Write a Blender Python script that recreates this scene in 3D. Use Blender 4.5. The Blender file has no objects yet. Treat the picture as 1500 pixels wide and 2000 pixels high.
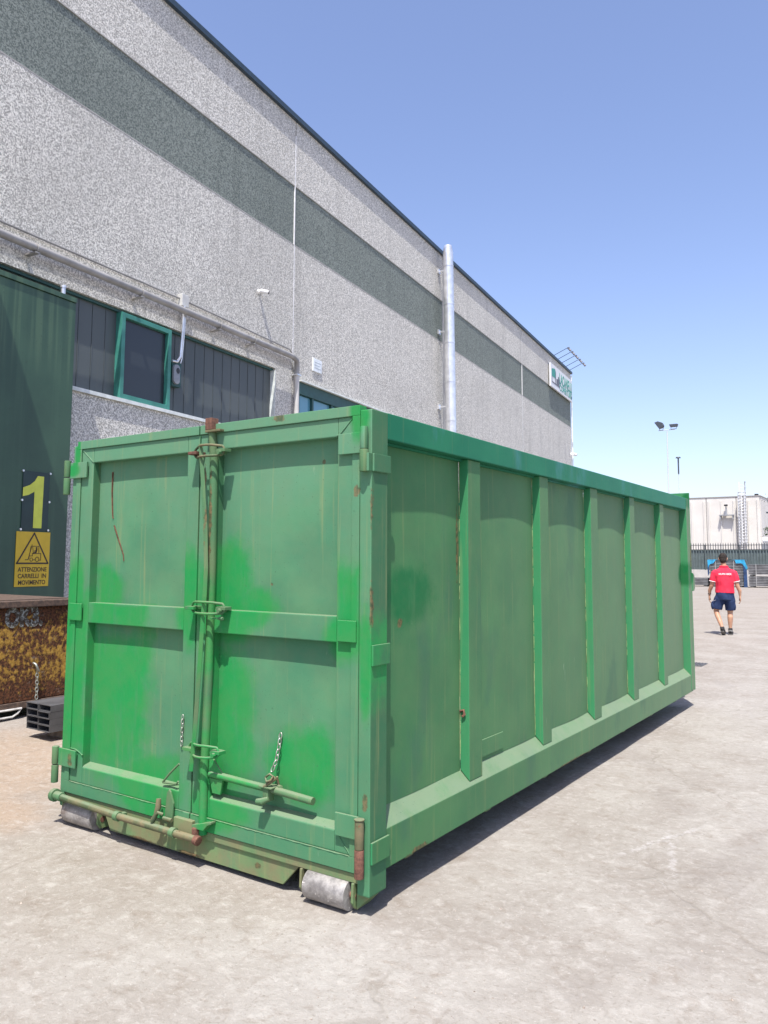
import bpy, bmesh, math, random
from mathutils import Vector, Matrix, noise as mnoise
R_ = random.Random(7)
S = bpy.context.scene
COL = S.collection
PI = math.pi

# ------------------------------------------------------------------ camera
CAM = Vector((2.1935, -3.1851, 1.6834))
cr = Vector((0.82447975, 0.56586656, 0.00530818))
cu = Vector((0.04911517, -0.08090038, 0.99551134))
cf = Vector((-0.56375601, 0.82051823, 0.09449335))
cd = bpy.data.cameras.new('camera')
cam = bpy.data.objects.new('camera', cd)
COL.objects.link(cam)
m = Matrix.Identity(4)
for i in range(3):
    m[i][0], m[i][1], m[i][2], m[i][3] = cr[i], cu[i], -cf[i], CAM[i]
cam.matrix_world = m
cd.sensor_fit = 'VERTICAL'
cd.sensor_height = 36.0
cd.sensor_width = 27.0
cd.lens = 1529.62 / 2000 * 36
cd.shift_x = (750 - 729.58) / 2000
cd.shift_y = (949.2 - 1000) / 2000
cd.clip_start = 0.05
cd.clip_end = 3000
S.camera = cam

# ------------------------------------------------------------------ light
TO_SUN = Vector((0.186, -0.37, 0.91)).normalized()
EL = math.asin(TO_SUN.z)
AZ = math.atan2(TO_SUN.x, TO_SUN.y)
wd_ = bpy.data.worlds.new('World')
S.world = wd_
wd_.use_nodes = True
wn_ = wd_.node_tree
sky = wn_.nodes.new('ShaderNodeTexSky')
sky.sky_type = 'NISHITA'
sky.sun_disc = False
sky.sun_elevation = EL
sky.sun_rotation = AZ
sky.altitude = 50
sky.air_density = 1.0
sky.dust_density = 1.5
sky.ozone_density = 2.6
bg = wn_.nodes['Background']
bg.inputs['Strength'].default_value = 0.15
tint = wn_.nodes.new('ShaderNodeMix')          # the camera's slightly violet rendering of a summer sky, the same in every direction
tint.data_type = 'RGBA'; tint.blend_type = 'MULTIPLY'
tint.inputs[0].default_value = 1.0
tint.inputs[7].default_value = (1.10, 0.99, 1.05, 1)
wn_.links.new(sky.outputs[0], tint.inputs[6])
wn_.links.new(tint.outputs[2], bg.inputs['Color'])
sd = bpy.data.lights.new('sun', 'SUN')
sd.energy = 4.7
sd.angle = math.radians(0.53)
sd.color = (1.0, 0.955, 0.88)
sun = bpy.data.objects.new('sun', sd)
COL.objects.link(sun)
sun.rotation_euler = TO_SUN.to_track_quat('Z', 'Y').to_euler()
S.view_settings.view_transform = 'Standard'
S.view_settings.look = 'None'
S.view_settings.exposure = 0.68
S.view_settings.gamma = 1.0
S.view_settings.use_curve_mapping = False

# ------------------------------------------------------------------ helpers: things
def tag(o, label=None, cat=None, group=None, kind=None):
    if label: o['label'] = label
    if cat: o['category'] = cat
    if group: o['group'] = group
    if kind: o['kind'] = kind
    return o

def empty(name, loc, label, cat, group=None):
    o = bpy.data.objects.new(name, None)
    o.empty_display_size = 0.2
    o.location = loc
    COL.objects.link(o)
    return tag(o, label, cat, group)

def wloc(o):
    v = Vector(o.location)
    while o.parent:
        o = o.parent
        v = v + Vector(o.location)
    return v

def link_mesh(name, me, mat, parent=None, at=None):
    o = bpy.data.objects.new(name, me)
    if mat is not None and len(me.materials) == 0:
        me.materials.append(mat)
    COL.objects.link(o)
    at = Vector(at) if at is not None else Vector((0, 0, 0))
    if parent:
        o.parent = parent
        o.location = at - wloc(parent)
    else:
        o.location = at
    return o

class MB:
    """collects shapes in world coordinates (through tf) into one mesh"""
    def __init__(s, tf=None):
        s.v = []; s.f = []; s.tf = tf
    def add(s, vs, fs):
        b = len(s.v)
        for p in vs:
            p = Vector(p)
            s.v.append(s.tf(p) if s.tf else p)
        for f in fs: s.f.append([b + i for i in f])
        return s
    def box(s, x0, x1, y0, y1, z0, z1):
        return s.add([(x0,y0,z0),(x1,y0,z0),(x1,y1,z0),(x0,y1,z0),(x0,y0,z1),(x1,y0,z1),(x1,y1,z1),(x0,y1,z1)],
                     [(0,3,2,1),(4,5,6,7),(0,1,5,4),(1,2,6,5),(2,3,7,6),(3,0,4,7)])
    def prism(s, poly, axis, a0, a1):
        """poly: 2d points; axis 'x': (y,z) 'y': (x,z) 'z': (x,y)"""
        n = len(poly)
        def P(q, a):
            return {'x': (a, q[0], q[1]), 'y': (q[0], a, q[1]), 'z': (q[0], q[1], a)}[axis]
        vs = [P(q, a0) for q in poly] + [P(q, a1) for q in poly]
        fs = [list(range(n)), list(range(2*n-1, n-1, -1))]
        for i in range(n):
            j = (i+1) % n
            fs.append((i, n+i, n+j, j))
        return s.add(vs, fs)
    def tube(s, path, r, seg=10, closed=False, flat=1.0):
        path = [Vector(p) for p in path]
        n = len(path)
        rs = r if isinstance(r, (list, tuple)) else [r]*n
        vs = []; fs = []
        up = None
        for i, p in enumerate(path):
            if closed:
                t = path[(i+1) % n] - path[i-1]
            else:
                t = path[min(i+1, n-1)] - path[max(i-1, 0)]
            t.normalize()
            if up is None:
                a = Vector((0,0,1)) if abs(t.z) < .9 else Vector((0,1,0))
                up = t.cross(a).normalized()
            up = (up - t*up.dot(t)).normalized()
            w = t.cross(up)
            for k in range(seg):
                a = 2*PI*k/seg
                vs.append(p + up*math.cos(a)*rs[i] + w*math.sin(a)*rs[i]*flat)
        m_ = n if closed else n-1
        for i in range(m_):
            j = (i+1) % n
            for k in range(seg):
                l = (k+1) % seg
                fs.append((i*seg+k, i*seg+l, j*seg+l, j*seg+k))
        if not closed:
            fs.append(list(range(seg-1, -1, -1)))
            fs.append([(n-1)*seg+k for k in range(seg)])
        return s.add(vs, fs)
    def rings(s, rings, cap=True):
        n = len(rings[0]); vs = [p for r in rings for p in r]; fs = []
        for i in range(len(rings)-1):
            for k in range(n):
                l = (k+1) % n
                fs.append((i*n+k, i*n+l, (i+1)*n+l, (i+1)*n+k))
        if cap:
            fs.append(list(range(n-1, -1, -1)))
            fs.append([(len(rings)-1)*n+k for k in range(n)])
        return s.add(vs, fs)
    def sphere(s, c, r, nu=14, nv=9):
        c = Vector(c)
        if not isinstance(r, (tuple, list)): r = (r, r, r)
        rg = []
        for j in range(nv+1):
            th = PI*(j/nv)*.998 + .001*PI
            rg.append([c + Vector((r[0]*math.sin(th)*math.cos(2*PI*k/nu), r[1]*math.sin(th)*math.sin(2*PI*k/nu), -r[2]*math.cos(th))) for k in range(nu)])
        return s.rings(rg)
    def mesh(s, name, c=None, bevel=0, smooth=None, weld=False):
        vs = [Vector(p) for p in s.v]
        if c is None:
            lo = Vector((min(p.x for p in vs), min(p.y for p in vs), min(p.z for p in vs)))
            hi = Vector((max(p.x for p in vs), max(p.y for p in vs), max(p.z for p in vs)))
            c = (lo+hi)/2
        me = bpy.data.meshes.new(name)
        me.from_pydata([p-c for p in vs], [], s.f)
        bm = bmesh.new(); bm.from_mesh(me)
        if weld: bmesh.ops.remove_doubles(bm, verts=bm.verts, dist=1e-5)
        bmesh.ops.recalc_face_normals(bm, faces=bm.faces)
        if bevel:
            es = [e for e in bm.edges if len(e.link_faces) == 2 and e.calc_face_angle(0) > math.radians(35)]
            if es: bmesh.ops.bevel(bm, geom=es, offset=bevel, segments=2, affect='EDGES', profile=.6, clamp_overlap=True)
        bm.to_mesh(me); bm.free()
        if smooth is not None:
            me.polygons.foreach_set('use_smooth', [True]*len(me.polygons))
            me.set_sharp_from_angle(angle=math.radians(smooth))
        return me, c
    def build(s, name, mat, parent=None, bevel=0, smooth=None, weld=False):
        me, c = s.mesh(name, None, bevel, smooth, weld)
        return link_mesh(name, me, mat, parent, c)

# ------------------------------------------------------------------ helpers: materials
class G:
    def __init__(s, name):
        s.m = bpy.data.materials.new(name); s.m.use_nodes = True
        s.t = s.m.node_tree
        s.b = s.t.nodes['Principled BSDF']
        s._pos = None
    def n(s, typ, ins=None, **at):
        nd = s.t.nodes.new(typ)
        for k, v in at.items(): setattr(nd, k, v)
        for k, v in (ins or {}).items(): s.set(nd.inputs[k], v)
        return nd
    def set(s, sock, v):
        if isinstance(v, bpy.types.NodeSocket): s.t.links.new(v, sock)
        else:
            if isinstance(v, (tuple, list)) and len(v) == 3 and sock.type == 'RGBA': v = (*v, 1)
            sock.default_value = v
    @property
    def pos(s):
        if s._pos is None: s._pos = s.n('ShaderNodeNewGeometry')
        return s._pos.outputs['Position']
    @property
    def nrm(s):
        s.pos
        return s._pos.outputs['Normal']
    def math(s, op, a, b=0.0, clamp=False):
        return s.n('ShaderNodeMath', {0: a, 1: b}, operation=op, use_clamp=clamp).outputs[0]
    def vm(s, op, a, b=(0,0,0)):
        nd = s.n('ShaderNodeVectorMath', {0: a, 1: b}, operation=op)
        return nd.outputs['Value'] if op in ('LENGTH', 'DOT_PRODUCT', 'DISTANCE') else nd.outputs[0]
    def sep(s, v): return s.n('ShaderNodeSeparateXYZ', {0: v}).outputs
    def noise(s, scale, detail=3, rough=.55, vec=None, stretch=None, dist=0.0):
        v = vec if vec is not None else s.pos
        if stretch: v = s.vm('MULTIPLY', v, stretch)
        return s.n('ShaderNodeTexNoise', {'Vector': v, 'Scale': scale, 'Detail': detail, 'Roughness': rough, 'Distortion': dist}).outputs[0]
    def voro(s, scale, feature='F1', vec=None, out='Distance', rnd=1.0):
        return s.n('ShaderNodeTexVoronoi', {'Vector': vec if vec is not None else s.pos, 'Scale': scale, 'Randomness': rnd}, feature=feature).outputs[out]
    def mr(s, v, a, b, c=0.0, d=1.0, smooth=True):
        return s.n('ShaderNodeMapRange', {'Value': v, 'From Min': a, 'From Max': b, 'To Min': c, 'To Max': d}, interpolation_type='SMOOTHSTEP' if smooth else 'LINEAR').outputs[0]
    def mix(s, f, a, b, mode='MIX'):
        nd = s.n('ShaderNodeMix', data_type='RGBA', blend_type=mode)
        s.set(nd.inputs[0], f); s.set(nd.inputs[6], a); s.set(nd.inputs[7], b)
        return nd.outputs[2]
    def bump(s, h, dist=.01, strength=1.0):
        nd = s.n('ShaderNodeBump', {'Height': h, 'Distance': dist, 'Strength': strength})
        s.set(s.b.inputs['Normal'], nd.outputs[0])
    def out(s, col=None, rough=None, metal=None, spec=None, **kw):
        if col is not None: s.set(s.b.inputs['Base Color'], col)
        if rough is not None: s.set(s.b.inputs['Roughness'], rough)
        if metal is not None: s.set(s.b.inputs['Metallic'], metal)
        if spec is not None: s.set(s.b.inputs['Specular IOR Level'], spec)
        return s.m
    def blobs(s, lst, wob=.5, hard=(1.08, .5), nsc=5.0):
        """mask of soft ellipsoids (centre, radii)"""
        w = s.math('MULTIPLY', s.math('SUBTRACT', s.noise(nsc, 5, .65), .5), wob*2)
        acc = None
        for e_ in lst:
            c, r = e_[0], e_[1]
            q_ = s.vm('MULTIPLY', s.vm('SUBTRACT', s.pos, c), tuple(1/q for q in r))
            if len(e_) > 2:      # squarish sprayed field
                ab = s.sep(s.vm('ABSOLUTE', q_))
                d = s.math('MAXIMUM', ab[0], s.math('MAXIMUM', ab[1], ab[2]))
            else:
                d = s.vm('LENGTH', q_)
            acc = d if acc is None else s.math('MINIMUM', acc, d)
        return s.mr(s.math('ADD', acc, w), hard[0], hard[1])

def simple(name, col, rough=.6, metal=0.0, var=.12, sc=8.0, spec=None, bump=0.0):
    g = G(name)
    nz = g.noise(sc, 5)
    a = tuple(c*(1-var) for c in col); b = tuple(min(1, c*(1+var)) for c in col)
    c = g.mix(g.mr(nz, .3, .7), a, b)
    if bump: g.bump(g.noise(sc*6, 3), bump, .6)
    return g.out(c, rough, metal, spec)

def paint(name, faded, fresh, patches=(), rust=(), grime=.0, rusty=.5, streak=.35, olive=0.0, side=None):
    g = G(name)
    big = g.noise(2.2, 4)
    col = g.mix(g.mr(big, .3, .7), tuple(c*.86 for c in faded), (faded[0]*1.22, faded[1]*1.06, faded[2]*1.0))
    if olive:
        y = g.sep(g.pos)[1]
        col = g.mix(g.mr(y, 0, 6.7, 0, olive, False), col, (faded[0]*3.1, faded[1]*1.38, faded[2]*1.95))  # greyer and paler along y: haze and glancing reflection put into the paint
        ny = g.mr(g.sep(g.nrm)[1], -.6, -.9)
        col = g.mix(g.math('MULTIPLY', ny, .85), col, (.034, .228, .096))  # less bleached green on -Y faces, their sunlit look put into the colour
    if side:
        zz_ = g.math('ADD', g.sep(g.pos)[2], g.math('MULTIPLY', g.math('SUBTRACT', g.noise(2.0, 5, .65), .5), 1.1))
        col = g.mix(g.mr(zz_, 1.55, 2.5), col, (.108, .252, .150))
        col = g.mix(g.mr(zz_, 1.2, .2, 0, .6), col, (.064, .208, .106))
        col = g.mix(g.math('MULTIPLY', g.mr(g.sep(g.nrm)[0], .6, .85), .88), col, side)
    # rubbed bluish patches and drip stains
    col = g.mix(g.math('MULTIPLY', g.mr(g.noise(1.6, 5, .6, stretch=(1.6,1.6,.7)), .55, .72), .38), col, (fresh[0]*1.5+.03, fresh[1]*.85, fresh[2]*1.9))
    st = g.math('MULTIPLY', g.mr(g.noise(1.0, 4, .6, stretch=(26,26,.9)), .56, .74), streak)
    col = g.mix(st, col, (.30, .30, .13))
    if patches:
        fm = g.blobs(patches, wob=.62, hard=(1.14, .62), nsc=3.2)
        fm = g.math('MULTIPLY', fm, g.mr(g.noise(1.0, 4, .6, stretch=(13,13,2.2)), .28, .5, .62, 1.0))
        fm = g.math('MULTIPLY', fm, g.mr(g.noise(16, 3), .1, .42, .72, 1.0))
        col = g.mix(fm, col, fresh)
        rg = g.mr(fm, 0, 1, .55, .38)
    else:
        rg = .55
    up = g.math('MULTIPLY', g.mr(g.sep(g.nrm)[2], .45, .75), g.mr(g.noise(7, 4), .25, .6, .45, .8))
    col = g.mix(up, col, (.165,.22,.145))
    # dark specks, pale scuffs
    col = g.mix(g.math('MULTIPLY', g.mr(g.noise(70, 2), .68, .74), .5), col, (.05, .11, .07))
    col = g.mix(g.math('MULTIPLY', g.mr(g.noise(9, 6, .7, stretch=(1,1,.35)), .66, .78), .35), col, (.42, .5, .36))
    if grime:
        gm = g.math('MULTIPLY', g.mr(g.noise(6, 5, .65), .34, .66), grime)
        col = g.mix(gm, col, (.215,.165,.10))
    rn = g.noise(11, 6, .68)
    rm = g.mr(rn, .80-.11*rusty, .86-.11*rusty)
    if rust:
        rm = g.math('MAXIMUM', rm, g.math('MULTIPLY', g.blobs(rust, wob=.9, hard=(.95, .6), nsc=22.0), .9))
    rcol = g.mix(g.mr(g.noise(40, 4), .35, .65), (.055, .032, .02), (.21, .105, .055))
    col = g.mix(g.math('MULTIPLY', rm, .72), col, rcol)
    g.bump(g.math('ADD', g.noise(5, 3), g.math('MULTIPLY', g.noise(120, 2), .12)), .006, .35)
    return g.out(col, rg, spec=.07)

FADED = (.074, .225, .124)
FRESH = (.020, .245, .066)
front_fresh = [((-2.37,0,1.46),(.10,.2,.27)), ((-2.08,0,1.47),(.16,.2,.19)), ((-1.95,0,1.33),(.30,.3,.075),1), ((-1.97,0,.80),(.36,.6,.46),1), ((-2.40,0,.95),(.20,.6,.62),1),
    ((-1.30,0,1.45),(.12,.2,.32)), ((-1.0,0,1.56),(.17,.2,.28)), ((-.84,0,1.42),(.22,.2,.12)), ((-1.0,0,1.33),(.22,.2,.16)), ((-.145,0,1.42),(.085,.3,.27),1),
    ((-.16,0,1.3),(.16,.2,.13)), ((-.03,.05,1.18),(.05,.3,.30)), ((-1.0,0,.80),(.22,.2,.52)), ((-.46,0,.62),(.27,.2,.22)), ((-1.0,0,.32),(.26,.2,.13)), ((-1.62,0,.36),(.34,.2,.22)),
    ((-.08,0,2.42),(.07,.2,.16)), ((-2.40,0,2.39),(.035,.2,.16)), ((-2.42,0,2.27),(.07,.2,.05)), ((-1.08,0,.6),(.11,.2,.6)), ((-1.10,-.05,1.45),(.2,.2,.25))]
front_rust = [((-.61,0,2.455),(.05,.08,.03)), ((-.09,0,2.03),(.025,.08,.04)), ((-.03,0,.52),(.02,.08,.05)), ((-.5,0,1.0),(.0,0,0)) if False else ((-.004,.0,1.95),(.005,.02,.16)),
    ((-2.33,0,.40),(.03,.06,.06)), ((-.51,0,2.26),(.012,.05,.014)), ((-.004,.0,1.45),(.007,.02,.16)), ((-.35,0,2.2),(.012,.1,.014)), ((-.7,0,1.55),(.012,.1,.012)), ((-1.19,0,2.15),(.02,.05,.10))]
P_FRONT = paint('door_paint', FADED, FRESH, front_fresh, front_rust, grime=0.10, rusty=.35, streak=.30, side=(.044, .138, .066))
side_fresh = [((0,.46,1.50),(.3,.27,.21)), ((0,.12,1.44),(.05,.2,.25)), ((0,6.6,1.55),(.3,.20,.17)), ((0,6.66,2.42),(.1,.2,.1))]
side_rust = [((-.08,.37,1.35),(.06,.03,.035)), ((-.08,1.02,1.75),(.004,.02,.3)), ((0,6.7,1.75),(.03,.03,.22)), ((0,.45,.19),(.05,.12,.02)), ((0,2.7,.185),(.05,.4,.010))]
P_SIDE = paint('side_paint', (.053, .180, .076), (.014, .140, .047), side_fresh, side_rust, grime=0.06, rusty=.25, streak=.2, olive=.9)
P_RAIL = paint('rail_paint', (.020, .165, .088), (.05,.31,.17), (), [((-.1,.35,2.44),(.1,.2,.02))], grime=0.0, rusty=.3, streak=.1, olive=.55)
P_SILL = paint('sill_paint', (.13, .23, .11), FRESH, (), [((-.73,0,.08),(.03,.1,.02)), ((-1.67,0,.03),(.12,.2,.015)), ((-1.25,0,.035),(.12,.2,.012))], grime=.62, rusty=.95, streak=.5)
P_LOCK = paint('lock_paint', (.075, .185, .092), FRESH, [((-1.12,-.06,1.3),(.12,.2,.35)), ((-1.12,-.06,.55),(.2,.2,.28)), ((-.95,0,.47),(.22,.2,.1)), ((-.985,-.05,.62),(.1,.1,.1)),((-1.1,0,.45),(.08,.1,.5))], [((-1.1,0,1.9),(.015,.1,.35))], grime=.25, rusty=.6, streak=.2)
P_RUSTY = paint('rusty_fittings', (.062, .104, .055), (.10,.25,.1), (), (), grime=.75, rusty=1.6, streak=.4)
def rustm(name, a, b, rough=.85):
    g = G(name)
    c = g.mix(g.mr(g.noise(30, 5, .7), .3, .7), a, b)
    g.bump(g.noise(60, 4), .004, .6)
    return g.out(c, rough)
RUST = rustm('bare_rust', (.075,.035,.025), (.20,.09,.058))
def steelroll():
    g = G('worn_roller_steel')
    c = g.mix(g.mr(g.noise(14, 6, .7), .3, .7), (.17,.16,.155), (.40,.385,.37))
    c = g.mix(g.mr(g.noise(5, 4), .56, .72), c, (.17,.13,.11))
    c = g.mix(g.mr(g.noise(60, 2), .70, .74), c, (.75,.73,.70))
    g.bump(g.noise(40, 5), .004, .5)
    return g.out(c, g.mr(g.noise(20, 3), .3, .7, .38, .65), .35)
STEEL_ROLL = steelroll()
WELD = simple('weld_bead_yellowed', (.20, .28, .115), .7, 0, .35, 14, bump=.003)
SCRATCH = simple('rust_scratch', (.12,.055,.03), .9, 0, .4, 30)
DARK_IN = simple('dark_interior', (.05,.06,.05), .9)
CHAIN = simple('chain_steel', (.36,.38,.33), .4, .6, .3, 60)

# ------------------------------------------------------------------ ground
def ground_mat():
    g = G('worn_concrete')
    p = g.pos
    x = g.sep(p)
    big = g.noise(.22, 5, .6)
    mid = g.noise(1.1, 6, .62)
    fine = g.noise(9, 7, .68, dist=.4)
    crumb = g.noise(21, 6, .7, dist=.5)
    grain = g.noise(70, 4, .65)
    c = g.mix(g.mr(mid, .32, .68), (0.237,0.215,0.189), (0.302,0.284,0.256))
    c = g.mix(g.math('MULTIPLY', g.mr(big, .45, .65), .5), c, (0.322,0.307,0.284))
    # reddish dust on the left and by the bins
    lf = g.mr(g.math('ADD', x[0], g.math('MULTIPLY', g.math('SUBTRACT', mid, .5), 3.0)), .9, -3.0)
    c = g.mix(g.math('MULTIPLY', lf, .42), c, (0.237,0.199,0.164))
    o = g.blobs([((-4.3,.4,0),(1.8,1.6,1)), ((-3.2,-.2,0),(.9,.5,1))], wob=.5, hard=(1.05,.4), nsc=1.5)
    c = g.mix(g.math('MULTIPLY', o, .5), c, (0.332,0.236,0.154))
    # crumbly surface: pale worn islands, brown hollows, dark and bright grains
    c = g.mix(g.math('MULTIPLY', g.mr(fine, .50, .72), .40), c, (0.423,0.405,0.375))
    c = g.mix(g.math('MULTIPLY', g.mr(g.noise(6.5, 7, .72, vec=g.vm('ADD', p, (31,7,0)), dist=.6), .50, .70), .50), c, (0.190,0.156,0.124))
    c = g.mix(g.math('MULTIPLY', g.mr(crumb, .50, .68), .36), c, (0.408,0.388,0.359))
    c = g.mix(g.math('MULTIPLY', g.mr(crumb, .46, .30), .38), c, (0.164,0.134,0.107))
    c = g.mix(g.math('MULTIPLY', g.mr(grain, .58, .70), .40), c, (0.159,0.133,0.108))
    c = g.mix(g.math('MULTIPLY', g.mr(grain, .40, .30), .36), c, (0.486,0.467,0.436))
    spk = g.mr(g.voro(17, vec=g.vm('ADD', p, (3,5,0))), .13, .07)
    c = g.mix(g.math('MULTIPLY', g.math('MULTIPLY', spk, g.mr(mid, .42, .6)), .5), c, (0.148,0.128,0.103))
    # hairline cracks and scuffs
    wv = g.vm('ADD', g.vm('ADD', p, (2.3, 1.4, 0)), g.vm('MULTIPLY', g.n('ShaderNodeTexNoise', {'Vector': p, 'Scale': 1.3, 'Detail': 5}).outputs['Color'], (1.2,1.2,0)))
    flat = g.vm('MULTIPLY', wv, (1,1,0))
    ck = g.mr(g.voro(.27, 'DISTANCE_TO_EDGE', flat), .006, .001)
    ck = g.math('MULTIPLY', ck, g.mr(g.noise(.5, 3, vec=g.vm('ADD', p, (9,2,0))), .46, .56))
    c = g.mix(g.math('MULTIPLY', ck, .26), c, (0.148,0.128,0.103))
    sc = g.mr(g.noise(1.0, 5, .62, stretch=(.9, 5.5, 1)), .58, .72)
    c = g.mix(g.math('MULTIPLY', sc, .2), c, (0.207,0.183,0.156))
    sc2 = g.mr(g.noise(1.0, 5, .65, stretch=(9.0, 1.0, 1)), .62, .74)
    c = g.mix(g.math('MULTIPLY', sc2, .30), c, (0.381,0.361,0.334))
    # faint tyre tracks running down the yard, and two pale scrape marks
    wob = g.math('MULTIPLY', g.math('SUBTRACT', g.noise(.35, 2), .5), 1.6)
    for off, sl_, st_ in ((.95, .16, .20), (2.5, .16, .20), (1.9, -.42, .16), (3.6, -.42, .16)):
        t_ = g.math('ABSOLUTE', g.math('ADD', wob, g.math('SUBTRACT', g.math('SUBTRACT', x[0], off), g.math('MULTIPLY', x[1], sl_))))
        mk = g.math('MULTIPLY', g.mr(t_, .20, .04), g.mr(g.noise(2.4, 6, .7, vec=g.vm('ADD', p, (off, 4, 2))), .42, .62))
        c = g.mix(g.math('MULTIPLY', mk, st_*1.5), c, (0.185,0.164,0.148))
    for cx_, cy_, dx_, dy_, ln in ((.85, 1.9, .35, .94, .55), (.95, 1.7, -.30, .95, .45)):
        d1 = g.math('ADD', g.math('MULTIPLY', g.math('SUBTRACT', x[0], cx_), dy_), g.math('MULTIPLY', g.math('SUBTRACT', x[1], cy_), -dx_))
        d2 = g.math('ADD', g.math('MULTIPLY', g.math('SUBTRACT', x[0], cx_), dx_), g.math('MULTIPLY', g.math('SUBTRACT', x[1], cy_), dy_))
        mk = g.math('MULTIPLY', g.mr(g.math('ABSOLUTE', g.math('ADD', d1, g.math('MULTIPLY', g.math('SUBTRACT', fine, .5), .12))), .028, .006), g.mr(g.math('ABSOLUTE', d2), ln, ln*.6))
        c = g.mix(g.math('MULTIPLY', g.math('MULTIPLY', mk, g.mr(crumb, .4, .6)), .35), c, (0.434,0.420,0.418))
    h = g.math('ADD', g.math('MULTIPLY', fine, .6), g.math('ADD', g.math('MULTIPLY', grain, .22), g.math('MULTIPLY', crumb, .75)))
    h = g.math('SUBTRACT', h, g.math('MULTIPLY', ck, .25))
    g.bump(h, .026, .5)
    return g.out(c, .9, spec=.2)

def axis_ticks(lo, hi, far0, far1, step):
    t = []
    v = lo
    while v <= hi + 1e-6: t.append(v); v += step
    d = step; a = hi; 
    while a < far1: d *= 1.35; a += d; t.append(a)
    d = step; a = lo; pre = []
    while a > far0: d *= 1.35; a -= d; pre.append(a)
    return pre[::-1] + t
def ghz(x, y):
    w = max(0.0, min(1.0, 1.6 - max(abs(x)-6, abs(y-4)-9, 0)/6))
    return w*(mnoise.noise((x*.9, y*.9, 3))*.008 + mnoise.noise((x*3.1, y*3.1, 9))*.006) - .006
gm = MB()
xs = axis_ticks(-7, 7, -700, 700, .11); ys = axis_ticks(-4, 13, -500, 900, .11)
gv = [(x, y, ghz(x, y)) for y in ys for x in xs]
nx = len(xs)
gfc = [(j*nx+i, j*nx+i+1, (j+1)*nx+i+1, (j+1)*nx+i) for j in range(len(ys)-1) for i in range(nx-1)]
gm.add(gv, gfc)
gme = bpy.data.meshes.new('ground'); gme.from_pydata([Vector(p) for p in gm.v], [], gm.f)
gme.polygons.foreach_set('use_smooth', [True]*len(gme.polygons))
ground = link_mesh('ground', gme, ground_mat())
tag(ground, 'worn pale concrete yard with cracks and reddish dust', kind='structure')

# loose grit on the yard
gb = MB()
for i in range(1500):
    a = R_.random()
    if a < .75:
        x = R_.uniform(-3.6, 2.6); y = R_.uniform(-2.6, 0.6)
    else:
        x = R_.uniform(.1, 5); y = R_.uniform(-1.5, 9)
    if -2.45 < x < .05 and y > -.02: continue
    r = R_.uniform(.0015, .0045) * (2.2 if R_.random() < .05 else 1)
    z = ghz(x, y)
    k = 5; t0 = R_.random()*6
    vs = [(x+r*R_.uniform(.6,1.2)*math.cos(t0+2*PI*q/k), y+r*R_.uniform(.6,1.2)*math.sin(t0+2*PI*q/k), z-.001) for q in range(k)]
    vs += [(x+r*.5*R_.uniform(-1,1), y+r*.5*R_.uniform(-1,1), z+r*R_.uniform(.5,1.0))]
    gb.add(vs, [(q, (q+1)%k, k) for q in range(k)])
gr = gb.build('grit', simple('grit_stone', (.30,.255,.215), .95, 0, .5, 90))
tag(gr, 'loose grit and small stones scattered on the concrete', kind='stuff')

# ------------------------------------------------------------------ warehouse
WA = math.radians(-7.4)
wdir = Vector((math.sin(WA), math.cos(WA), 0)); wnor = Vector((math.cos(WA), -math.sin(WA), 0))
WD = 9.8
def wl(p):
    """wall frame (s along, n outward, z up) -> world"""
    return Vector((CAM.x, CAM.y, 0)) + wdir*p[0] + wnor*(p[1]-WD) + Vector((0, 0, p[2]))
def WM(): return MB(wl)

def aggregate(name, a, b, dark, dens=.55, sc=44.0, bump=.02):
    g = G(name)
    n1 = g.noise(sc, 3, .6); n2 = g.noise(sc*2.6, 2, .6, vec=g.vm('ADD', g.pos, (5,8,2)))
    chip = g.sep(g.voro(sc*1.15, out='Color', vec=g.vm('ADD', g.pos, g.vm('MULTIPLY', g.n('ShaderNodeTexNoise', {'Vector': g.pos, 'Scale': sc*2}).outputs['Color'], (.02,.02,.02)))))[0]
    f = g.math('ADD', g.math('MULTIPLY', chip, .36), g.math('ADD', g.math('MULTIPLY', n1, .38), g.math('MULTIPLY', n2, .26)))
    c = g.mix(g.mr(f, .33, .65), a, b)
    c = g.mix(g.math('MULTIPLY', g.mr(n2, .56, .62), dens), c, dark)
    c = g.mix(g.math('MULTIPLY', g.mr(g.noise(.35, 4), .42, .66), .22), c, a)
    z = g.noise(1.0, 5, .6, stretch=(2.2,2.2,.16))
    c = g.mix(g.math('MULTIPLY', g.mr(z, .52, .72), .22), c, tuple(q*.7 for q in a))
    g.bump(f, bump, .9)
    return g.out(c, .85, spec=.3)
AGG = aggregate('white_pebble_aggregate', (.33,.325,.30), (.83,.81,.75), (.15,.148,.14))
AGGD = aggregate('dark_green_aggregate', (.10,.122,.113), (.275,.31,.28), (.05,.06,.057), .4, 42, .012)
CONC = simple('plain_concrete', (.36,.355,.34), .85, 0, .12, 3, bump=.004)
FLASH = simple('blue_grey_flashing', (.035,.06,.085), .5, .2)
SEAL = simple('pale_sealant', (.72,.72,.72), .7)
CLAD = None
def cladm():
    g = G('dark_cladding')
    c = g.mix(g.mr(g.noise(.9, 4, stretch=(1,1,.3)), .3, .7), (.056,.072,.078), (.082,.097,.099))
    c = g.mix(g.math('MULTIPLY', g.mr(g.noise(1.0, 4, stretch=(14,14,.6)), .5, .75), .3), c, (.10,.10,.09))
    return g.out(c, .5)
CLAD = cladm()
TEAL = simple('teal_frame_paint', (.045,.21,.17), .45, 0, .15, 4)
TEALD = simple('dark_teal_frame_paint', (.02,.075,.07), .5)
GLASSD = G('dark_screen_glass'); GLASSD = GLASSD.out((.03,.036,.042), .25, spec=.5)
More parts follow.
